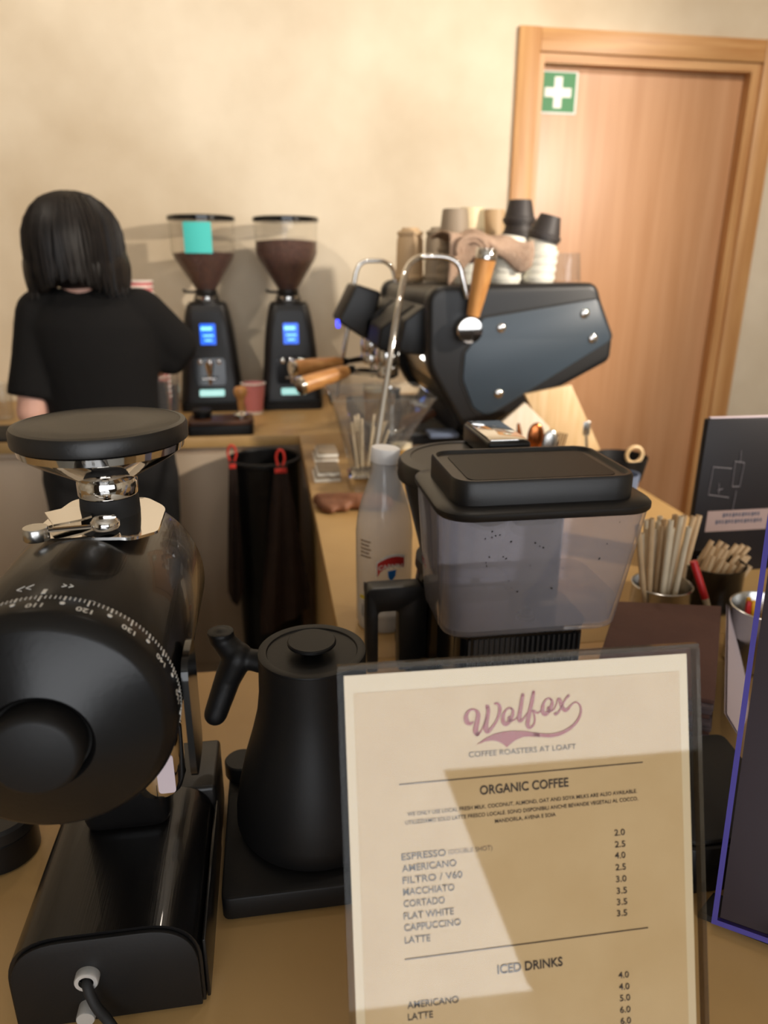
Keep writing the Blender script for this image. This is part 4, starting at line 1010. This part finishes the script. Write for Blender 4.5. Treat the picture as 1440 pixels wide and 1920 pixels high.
for s, x, y in [('2.0', 1152, 1567), ('2.5', 1153, 1589), ('4.0', 1153, 1610), ('2.5', 1154, 1632), ('3.0', 1155, 1654), ('3.5', 1156, 1676), ('3.5', 1156.5, 1697), ('3.5', 1156.5, 1718),
                ('4.0', 1159.5, 1834), ('4.0', 1160.5, 1856), ('5.0', 1162, 1877), ('6.0', 1162.5, 1899), ('6.0', 1163.5, 1920)]:
    put_text(s, (x, y), (x+19.5, y-2), 11.5, 'ink_grey', .008, 'price')
# script logo, drawn as swelling strokes
def Lg(x, y): return uv(860+x/6, 1280+y/6)
lg = bmesh.new()
def stroke(pts):
    pts = smooth_path(pts, 7); V = []
    for i, (x, y, w_) in enumerate(pts):
        xa, ya, _ = pts[max(i-1, 0)]; xb, yb, _ = pts[min(i+1, len(pts)-1)]
        dx, dy = xb-xa, yb-ya; q = math.hypot(dx, dy) or 1; nx_, ny_ = -dy/q*w_/2, dx/q*w_/2
        V.append((lg.verts.new(S(*Lg(x+nx_, y+ny_), .0003)), lg.verts.new(S(*Lg(x-nx_, y-ny_), .0003))))
    for a, b_ in zip(V, V[1:]): lg.faces.new((a[0], a[1], b_[1], b_[0]))
    for e_ in (pts[0], pts[-1]):
        lg.faces.new([lg.verts.new(S(*Lg(e_[0]+e_[2]/2*math.cos(k*PI/6), e_[1]+e_[2]/2*math.sin(k*PI/6)), .0003)) for k in range(12)])
stroke([(160, 440, 18), (130, 462, 36), (95, 440, 60), (82, 390, 50), (100, 335, 34), (140, 303, 24), (185, 308, 28), (216, 345, 48), (214, 410, 54), (196, 490, 58), (190, 550, 60), (208, 578, 50)])
stroke([(208, 580, 46), (248, 548, 18), (282, 480, 14), (312, 390, 14)])
stroke([(322, 268, 46), (332, 320, 44), (316, 420, 48), (305, 500, 56), (322, 548, 52), (370, 510, 34), (425, 430, 28), (457, 345, 38), (462, 275, 40), (438, 236, 32), (404, 236, 18)])
stroke([(598, 296, 24), (570, 284, 20), (530, 310, 22), (502, 370, 38), (500, 435, 48), (530, 465, 48), (578, 425, 40), (608, 355, 36), (606, 305, 28), (590, 290, 22)])
stroke([(566, 385, 26), (570, 425, 36), (625, 418, 16), (662, 382, 14)])
stroke([(722, 134, 34), (706, 225, 42), (692, 320, 46), (680, 395, 50), (690, 428, 42), (732, 400, 20), (772, 340, 14)])
stroke([(843, 104, 34), (826, 200, 44), (802, 310, 44), (782, 410, 48), (776, 478, 46), (796, 508, 30), (838, 478, 22), (855, 420, 20), (846, 352, 20), (826, 312, 18)])
stroke([(826, 312, 18), (850, 318, 26), (885, 340, 22), (930, 312, 14)])
stroke([(1040, 188, 24), (1012, 176, 20), (972, 202, 22), (946, 265, 38), (946, 325, 46), (972, 354, 46), (1020, 312, 40), (1048, 250, 38), (1050, 205, 28), (1032, 184, 22)])
stroke([(1008, 275, 24), (1012, 315, 36), (1068, 302, 16), (1098, 245, 14), (1112, 195, 16), (1128, 178, 26), (1142, 205, 38), (1160, 265, 42), (1192, 308, 44), (1228, 296, 32), (1262, 256, 18), (1300, 223, 15), (1338, 226, 17), (1366, 262, 20), (1374, 325, 22), (1345, 410, 27), (1275, 495, 32), (1165, 562, 38), (1050, 592, 44), (940, 590, 42), (850, 580, 44)])
stroke([(1236, 146, 30), (1204, 182, 20), (1162, 258, 20), (1124, 328, 22), (1088, 352, 36)])
sw = [(200, 697), (300, 625), (400, 575), (500, 550), (620, 540), (750, 545), (850, 560), (910, 570), (910, 611), (800, 605), (720, 610), (640, 645), (580, 690), (540, 725), (500, 690), (440, 660), (380, 650), (300, 660)]
lg.faces.new([lg.verts.new(S(*Lg(*p), .0003)) for p in sw])
bmesh.ops.triangulate(lg, faces=[f for f in lg.faces if len(f.verts) > 4])
o = obj('script_logo', lg, 'ink_red', t, 0); o['label'] = 'dusty red script lettering with a swoosh'

# ================================================================== FILTER BREWER
t = thing('filter_brewer', 'black filter coffee brewer with a smoky clear water tank behind the menu', 'coffee maker', (.27, .78, ZC))
def rr3(x0, y0, x1, y1, r, z, seg=8): return [(p[0], p[1], z) for p in rrect(x0, y0, x1, y1, r, seg)]
T0 = (.166, .645, .362, .765); T1 = (.160, .634, .382, .798)
def mixr(f): return [a+(b-a)*f for a, b in zip(T0, T1)]
zt0, zt1 = 1.078, 1.2135
def ring(f, ins, r): a = mixr(f); return rr3(a[0]+ins, a[1]+ins, a[2]-ins, a[3]-ins, r, zt0+(zt1-zt0)*f)
tank = obj('water_tank', loft(NB(), [ring(0, .006, .024), ring(.03, .0015, .028), ring(.06, 0, .03), ring(.5, 0, .033), ring(1, 0, .036), ring(1, .003, .034), ring(.5, .003, .031), ring(.06, .004, .028)], True, True), 'smoke_tank', t)
wr = [rr3(*(lambda a: (a[0]+.0045, a[1]+.0045, a[2]-.0045, a[3]-.0045))(mixr(f)), .027, zt0+(zt1-zt0)*f) for f in (.075, .25)]
obj('water', loft(NB(), wr), 'tank_water', tank)
obj('tank_shoe', loft(NB(), [rr3(T0[0]+.022, T0[1]+.022, T0[2]-.03, T0[3]-.01, .02, zt0-.012), rr3(T0[0]+.018, T0[1]+.018, T0[2]-.026, T0[3]-.006, .022, zt0-.0005)]), 'black_gloss', t)
obj('tank_valve', lathe(NB(), [(.010, 0), (.010, .004), (.006, .005), (.006, .010), (.0035, .012)], 28, at(.262, .668, zt0+.010)), 'black_matte', tank)
obj('sensor_float', loft(NB(), [rr3(.182, .655, .236, .690, .01, zt0+.011), rr3(.179, .653, .241, .692, .012, zt0+.040)]), 'smoke_tank', tank)
drp = NB(); rnd = random.Random(9)
for k in range(26):
    f = rnd.uniform(.35, .95); a_ = mixr(f); xx = rnd.uniform(a_[0]+.04, a_[2]-.04); r_ = rnd.uniform(.0006, .0012)
    ball(drp, (xx, a_[1]-.0002, zt0+(zt1-zt0)*f), r_, (1, .5, 1), 8)
o = obj('water_drop', drp, 'black_gloss', tank); o['kind'] = 'stuff'; o['label'] = 'tiny drops and specks on the tank front'
# lid: flange, raised block with recessed top
z = zt1
tl = obj('tank_lid', loft(NB(), [rr3(T1[0]-.001, T1[1]-.001, T1[2]+.001, T1[3]+.001, .037, z+.0005), rr3(T1[0]-.003, T1[1]-.003, T1[2]+.003, T1[3]+.003, .039, z+.003), rr3(T1[0]-.003, T1[1]-.003, T1[2]+.003, T1[3]+.003, .039, z+.008), rr3(T1[0]-.001, T1[1]-.001, T1[2]+.001, T1[3]+.001, .037, z+.010),
     rr3(.173, .648, .366, .780, .026, z+.012), rr3(.173, .648, .366, .780, .026, z+.034), rr3(.175, .650, .364, .778, .024, z+.037), rr3(.178, .653, .361, .775, .022, z+.037), rr3(.18, .655, .359, .773, .021, z+.0335)]), 'black_plastic', t)
obj('lid_inlay', prism(NB(), rrect(.191, .664, .349, .764, .012), z+.0333, z+.0342, 'z'), 'black_matte', tl)
obj('column', prism(NB(), rrect(.188, .668, .335, .78, .02), ZC+.02, zt0-.011, 'z'), 'black_gloss', t)
rib = NB()
for k in range(22): box(rib, (.199+k*.0060, .6665, ZC+.03), (.2015+k*.0060, .6685, zt0-.013))
obj('column_ribs', rib, 'black_plastic', t)
obj('base', prism(NB(), rrect(.165, .66, .36, .95, .02), ZC, ZC+.02, 'z', .003), 'black_matte', t)
obj('rear_tower', prism(NB(), rrect(.27, .78, .352, .945, .02), ZC+.0205, 1.175, 'z', .003), 'black_matte', t)
cx, cy = .253, .862
bk = obj('brew_basket', lathe(NB(), [(.058, 1.085), (.066, 1.09), (.088, 1.178), (.090, 1.19)], 56, at(cx, cy, 0)), 'black_plastic', t)
rl = obj('round_lid', lathe(NB(), [(.089, 1.1905), (.0975, 1.193), (.0985, 1.197), (.0975, 1.213), (.094, 1.217), (.082, 1.2185), (.081, 1.2172), (.05, 1.2172), (0, 1.2172)], 64, at(cx, cy, 0)), 'black_plastic', t)
sp_ = obj('spray_arm', box(NB(), (.262, .835, 1.2174), (.318, .955, 1.243), .004, 3), 'black_metal', t)
obj('chrome_top', box(NB(), (.266, .838, 1.2431), (.314, .953, 1.2455), .001), 'chrome', sp_)
cfe = obj('carafe', lathe(NB(), [(0, 0), (.07, 0), (.077, .006), (.079, .03), (.077, .09), (.072, .125), (.07, .13), (.068, .13), (.075, .09), (.076, .03), (.07, .008), (0, .006)], 56, at(cx, cy-.01, ZC+.021)), 'carafe_glass', t)
obj('carafe_coffee', lathe(NB(), [(0, .009), (.068, .009), (.0735, .03), (.0735, .07), (0, .07)], 48, at(cx, cy-.01, ZC+.021)), 'black_gloss', cfe)
obj('carafe_lid', lathe(NB(), [(.073, .1305), (.075, .133), (.074, .146), (.06, .152), (0, .153)], 48, at(cx, cy-.01, ZC+.021)), 'black_plastic', cfe)
hp = round_poly([(.107, .945), (.122, .945), (.122, 1.032), (.149, 1.032), (.149, .945), (.163, .945), (.185, .965), (.185, 1.057), (.178, 1.065), (.107, 1.065)], [.003, .003, .006, .006, .003, .003, .01, .004, .006, .009], 4)
obj('carafe_handle', prism(NB(), hp, .812, .838, 'y', .0015, 2), 'black_plastic', cfe)

# ================================================================== MILK BOTTLE
bx, by = .158, .995
t = thing('milk_bottle', 'clear plastic milk bottle with white cap beside the brewer', 'bottle', (bx, by, ZC))
RB = .0425
bp = [(0, .004), (.035, .0), (.040, .003), (RB, .012), (RB, .155), (.0405, .175), (.035, .20), (.027, .224), (.0205, .243), (.0185, .252), (.0182, .262)]
obj('bottle_wall', lathe(NB(), bp, 56, at(bx, by, ZC), cap=False), 'bottle_plastic', t)
obj('cap', lathe(NB(), [(.0205, 0), (.0212, .001), (.0212, .019), (.0198, .021), (0, .021)], 40, at(bx, by, ZC+.2605) @ rot(5, 'Y')), 'cap_white', t)
obj('milk_residue', lathe(NB(), [(0, .005), (.037, .005), (.0405, .013), (.0405, .03), (0, .03)], 48, at(bx, by, ZC)), 'bottle_plastic', t)
def bend(x, z, a0, r=RB+.0006): a = R(a0)+x/r; return Vector((bx+r*math.cos(a), by+r*math.sin(a), ZC+z))
def patch(poly, a0, m, name, dr=.0006, par=None):
    q = bmesh.new(); f = q.faces.new([q.verts.new((p[0], p[1], 0)) for p in poly])
    bmesh.ops.triangulate(q, faces=[f])
    bmesh.ops.subdivide_edges(q, edges=list(q.edges), cuts=2, use_grid_fill=True)
    for v in q.verts: v.co = bend(v.co.x, v.co.y, a0, RB+dr)
    return obj(name, q, m, par or t)
def bend_text(s, size, x, z, a0, m, name, dr=.0009, bold=0, curve=0, par=None):
    me = text_mesh(s, size, 'CENTER', bold)
    for v in me.vertices: v.co = bend(v.co.x+x, v.co.y+z-curve*(v.co.x**2), a0, RB+dr)
    return obj(name, me, m, par or t, 0)
A0 = -84
arc = [(-.021+.042*k/10, .106+.012*math.sin(PI*(.15+.75*k/10))+.0*k) for k in range(11)] + [(.021-.042*k/10, .090+.014*math.sin(PI*(.1+.8*(1-k/10)))-(.004 if k == 10 else 0)) for k in range(11)]
arc = [(x, z+.006+.008*(x+.021)/.042) for x, z in arc]
big = [(x*1.1, .108+(z-.108)*1.2) for x, z in arc]
patch(big, A0, 'print_white', 'badge_border', .0004)
bd = patch(arc, A0, 'label_red', 'red_badge', .0007)
bend_text('CARNINI', .0098, 0, .1105, A0, 'print_white', 'badge_text', .0011, 0.0002, 9, bd)
patch([(-.006, .106), (.007, .108), (.006, .098), (.0, .090), (-.005, .096)], A0, 'label_blue', 'blue_mark', .0013, bd)
bend_text('IL LATTE', .0085, .002, .079, A0, 'label_dark', 'bottle_text')
patch([(-.008, .068), (.008, .068), (.008, .084), (-.008, .084)], -133, 'label_dark', 'dark_label')
patch([(-.009, .055), (.007, .055), (.007, .061), (-.009, .061)], -143, 'label_yellow', 'yellow_label')
bc = NB()
for k in range(9):
    x = -.012+k*.003; w_ = .0008+.0008*(k % 3 == 0)
    q = [bend(x, .026, -133, RB+.0006), bend(x+w_, .026, -133, RB+.0006), bend(x+w_, .046, -133, RB+.0006), bend(x, .046, -133, RB+.0006)]
    bc.faces.new([bc.verts.new(v) for v in q])
obj('barcode', bc, 'label_dark', t, 0)
for k in range(5): patch([(-.018, .124+k*.006), (.002-.003*(k % 2), .124+k*.006), (.002-.003*(k % 2), .1265+k*.006), (-.018, .1265+k*.006)], -128, 'ink_light', 'small_print')

# ================================================================== NAPKINS, STRAWS, PENCILS
NP = [(.345, .67), (.462, .606), (.612, .825), (.47, .862)]
nb = Vector((.48, .74, ZC)); c2 = Vector((.4725, .74))
rnd = random.Random(11)
for i in range(13):
    sc_ = 1-.03*rnd.random()-(0 if i > 10 else .015); j = Vector((rnd.uniform(-.003, .003), rnd.uniform(-.003, .003)))
    poly = [tuple(c2+(Vector(p)-c2)*sc_+j) for p in NP]
    zz = ZC+i*.0062
    base_mesh('napkin', prism(NB(), poly, zz, zz+.0058, 'z', .0015, 2), 'napkin_brown' if i > 11 else ('napkin_edge' if i % 3 else 'napkin_brown'), (c2.x, c2.y, zz),
              'top brown paper napkin of the pile behind the menu' if i == 12 else 'folded mauve brown napkin in the pile behind the menu', 'napkin', 'pile of napkins')
q = bmesh.new(); V = []
for s in (0, 1):
    G = []
    for i in range(13):
        v = i/12; a = Vector((.613, .824, 1.002)).lerp(Vector((.466, .600, .99)), v)
        G.append((q.verts.new(a+Vector((.002*s+.004, -.002*s, .002))), q.verts.new(a+Vector((.010+.030*math.sin(v*PI*.9)+.002*s, -.006, -.022-.036*math.sin(v*PI))))))
    V.append(G)
for s, G in enumerate(V):
    for a, b in zip(G, G[1:]): q.faces.new((a[0], a[1], b[1], b[0]))
bmesh.ops.recalc_face_normals(q, faces=list(q.faces))
base_mesh('curled_paper', q, 'lavender_paper', (.56, .72, ZC), 'pale lavender sheet curling along the side of the napkin pile', 'paper')
sx, sy = .578, .925
def straw_cup(label, x, y, r, h, m):
    return base_mesh('straw_cup', lathe(NB(), [(0, 0), (r*.9, 0), (r, .004), (r, h-.003), (r+.0015, h-.001), (r, h), (r-.0015, h-.002), (r-.002, .006), (0, .005)], 40, at(x, y, ZC)), m, (x, y, ZC), label, 'cup')
straw_cup('brushed steel cup full of pale straws beside the water tank', sx, sy, .044, .072, 'steel')
rnd = random.Random(21)
tips = [(1196, 985), (1203, 1000), (1212, 975), (1222, 972), (1228, 990), (1238, 968), (1243, 985), (1252, 986), (1258, 975), (1266, 965), (1270, 982), (1277, 968), (1284, 966), (1292, 988), (1216, 990), (1246, 974), (1260, 990), (1234, 978)]
def straw(tip, foot, r, m, label, group):
    d = tip-foot; bm = NB(); L = d.length
    lathe(bm, [(r, 0), (r, L), (r*.72, L), (r*.72, L-.02), (0, L-.02)], 12, at(*foot) @ d.to_track_quat('Z', 'Y').to_matrix().to_4x4())
    return base_mesh('straw', bm, m, tuple(foot), label, 'straw', group)
for k, (px, py) in enumerate(tips):
    yy = sy-.028+.056*((k*7) % 18)/17; tp = P(px, py, y=yy)
    fx = sx+(P(px, py, y=yy).x-sx)*.55
    ft = Vector((max(sx-.03, min(sx+.03, fx)), sy+(yy-sy)*.8, ZC+.012))
    straw(tp, ft, .0042, 'straw_pale' if k % 3 else 'straw_kraft', 'pale paper straw standing in the steel cup by the water tank', 'straws in the steel cup')
jx, jy = .70, .985
jar = straw_cup('brown glass jar of kraft straws in front of the black printed box', jx, jy, .05, .075, 'carafe_glass'); jar.name = 'straw_jar'
for k in range(18):
    px = 1338+(k % 6)*14+rnd.uniform(-4, 4); py = 1012+(k//6)*17+rnd.uniform(-5, 5)+(k % 6)*3
    yy = jy+.025-(k//6)*.022; tp = P(px, py, y=yy)
    ft = Vector((jx-.028+.056*(k % 6)/5-.006, yy, ZC+.012))
    straw(tp, ft, .0042, 'straw_kraft', 'brown kraft straw standing in the glass jar by the black box', 'straws in the glass jar')
for px, py in ((1301, 968), (1311, 966)):
    tp = P(px, py, y=.99); straw(tp, Vector((jx-.078+.016*(px > 1305), .975, ZC+.001)), .0048, 'straw_kraft', 'thick kraft straw standing between the steel cup and the glass jar', 'straws between the cups')
a, b = P(1300, 1052, y=.90), P(1322, 1122, y=.885)
b2 = b+(b-a).normalized()*.04
t = thing('red_marker', 'red marker pen leaning between the straw cups', 'pen', tuple(b2))
obj('barrel', tube(NB(), [tuple(a), tuple(b)], .0055, 12), 'red_plastic', t); obj('tip', tube(NB(), [tuple(b), tuple(b.lerp(b2, .5)), tuple(b2)], [.0052, .004, .002], 12), 'straw_pale', t)
pc = Vector((.665, .80, ZC))
straw_cup('brushed steel pencil cup behind the violet-edged stand', pc.x, pc.y, .048, .088, 'steel').name = 'pencil_cup'
for k, (px, m, lb) in enumerate([(1385, 'red_plastic', 'red pencil end in the steel pencil cup'), (1402, 'yellow_plastic', 'yellow pencil in the cup next to the red one'), (1412, 'yellow_plastic', 'amber pencil in the cup left of the violet edge'), (1437, 'yellow_plastic', 'orange yellow pencil at the right picture edge')]):
    yy = pc.y+.01*(k % 2)-.005; tp = P(px, 1138, y=yy); ft = Vector((pc.x+(tp.x-pc.x)*.6, yy, ZC+.012))
    tp = Vector((max(pc.x-.036, min(pc.x+.036, tp.x)), yy, max(tp.z, ZC+.095)))
    t = thing('pencil', lb, 'pencil', tuple(ft), 0, 'pencils in the cup')
    obj('shaft', tube(NB(), [tuple(ft), tuple(tp)], .0038, 6), m, t); obj('end', tube(NB(), [tuple(tp), tuple(tp+(tp-ft).normalized()*.005)], [.0038, .0028], 6), m, t)

# ================================================================== BLACK PRINTED BOX
q0 = P(1333, 787, y=1.10)
X0, X1, Y0 = q0.x-.004, q0.x+.165, 1.10; ZT_ = q0.z
t = thing('printed_box', 'upright black box printed with a white line drawing, right edge', 'box', ((X0+X1)/2, Y0+.035, ZC))
obj('box_body', box(NB(), (X0, Y0, ZC), (X1, Y0+.014, ZT_), .002), 'box_black', t)
obj('top_flap', box(NB(), (X0+.006, Y0+.004, ZT_+.0003), (X1-.004, Y0+.012, ZT_+.003), .001), 'lavender_paper', t)
pr = NB(); yy = Y0-.0008
def bar(x0, z0, x1, z1, w_=.0012):
    tube(pr, [(X0+x0, yy, ZC+z0), (X0+x1, yy, ZC+z1)], w_/2, 6)
H_ = ZT_-ZC
def fz(py): return P(1380, py, y=Y0).z-ZC
def fxx(px, py): return P(px, py, y=Y0).x-X0
for (a, b), (c, d) in [((1337, 874), (1372, 878)), ((1337, 874), (1328, 925)), ((1328, 925), (1366, 932)), ((1378, 865), (1372, 912)), ((1395, 868), (1386, 912)), ((1389, 845), (1387, 868)), ((1380, 920), (1372, 960)), ((1372, 912), (1386, 912)), ((1378, 865), (1395, 868)), ((1348, 905), (1347, 925)), ((1355, 915), (1345, 918))]:
    bar(fxx(a, b), fz(b), fxx(c, d), fz(d))
obj('line_drawing', pr, 'box_print', t)
z0, z1 = fz(994), fz(956)
lb = obj('paper_label', box(NB(), (X0+fxx(1325, 970), Y0-.0012, ZC+z0), (X0+.145, Y0-.0002, ZC+z1)), 'box_label', t)
gl_ = NB()
for r_ in range(2):
    for k in range(12 if r_ == 0 else 15):
        x = X0+fxx(1325, 970)+.018+.012*(1-r_)+k*.0062; zc_ = ZC+z1-.008-r_*.0125
        box(gl_, (x, Y0-.0016, zc_-.0045+.002*((k*5) % 3)/3), (x+.0042-.0012*((k*7) % 3)/2, Y0-.0012, zc_+.003))
obj('blurred_lettering', gl_, 'label_dark', lb)

t = thing('black_tray', 'low black tray between the napkin pile and the violet-edged stand', 'tray', (.415, .515, ZC))
trp = [(.338, .445), (.452, .445), (.468, .592), (.352, .592)]
obj('tray_body', prism(NB(), round_poly(trp, .012, 4), ZC, ZC+.05, 'z', .003, 2), 'black_matte', t)
obj('tray_lip', prism(NB(), round_poly([(.338+.004, .449), (.448, .449), (.463, .588), (.356, .588)], .01, 4), ZC+.0505, ZC+.056, 'z', .002, 2), 'rubber', t)

# ================================================================== VIOLET EDGED STAND
c0 = Vector((.3462, .411, ZC+.008)); top = P(1440, 962, y=.512)
e1 = (top-c0); L1 = e1.length; e1.normalize(); e2 = Vector((.75, -.60, 0)).normalized(); e2 = (e2-e1*e2.dot(e1)).normalized(); nn = e1.cross(e2)
if nn.y > 0: nn = -nn
t = thing('card_stand', 'clear violet-edged acrylic stand with a dark card at the right edge', 'stand', tuple(c0-Vector((0, 0, .008))))
def sheet(a0, b0, a1, b1, n0, n1, bev=0):
    q = bmesh.new(); c = [[q.verts.new(c0+e2*a+e1*b+nn*n) for a, b in ((a0, b0), (a1, b0), (a1, b1), (a0, b1))] for n in (n0, n1)]
    q.faces.new(c[0]); q.faces.new(list(reversed(c[1])))
    for i in range(4): q.faces.new((c[0][i], c[0][i-1], c[1][i-1], c[1][i]))
    bmesh.ops.recalc_face_normals(q, faces=list(q.faces)); return q
obj('side_edge', sheet(0, 0, .0042, L1+.02, -.003, .003), 'violet_edge', t)
obj('bottom_edge', sheet(.0042, 0, .148, .0042, -.003, .003), 'violet_edge', t)
obj('front_sheet', sheet(.0043, .0043, .148, L1+.02, .0015, .003), 'dark_acrylic', t)
obj('dark_card', sheet(.006, .006, .148, L1+.015, -.002, .0), 'card_dark', t)
bl = c0+e2*.052+e1*.012+nn*.006
fo = NB(); rnd = random.Random(4)
for k in range(7): ball(fo, bl+Vector((rnd.uniform(-.007, .007), rnd.uniform(-.003, .003), rnd.uniform(-.006, .008))), .004, (1, .6, 1.2), 8)
obj('crumpled_tape', fo, 'chrome', t, 0)
fb = c0-Vector((0, 0, .008))
obj('black_block', prism(NB(), [(fb.x-.004, fb.y+.012), (fb.x+.115, fb.y-.08), (fb.x+.13, fb.y-.05), (fb.x+.02, fb.y+.028)], ZC, ZC+.007, 'z'), 'rubber', t)
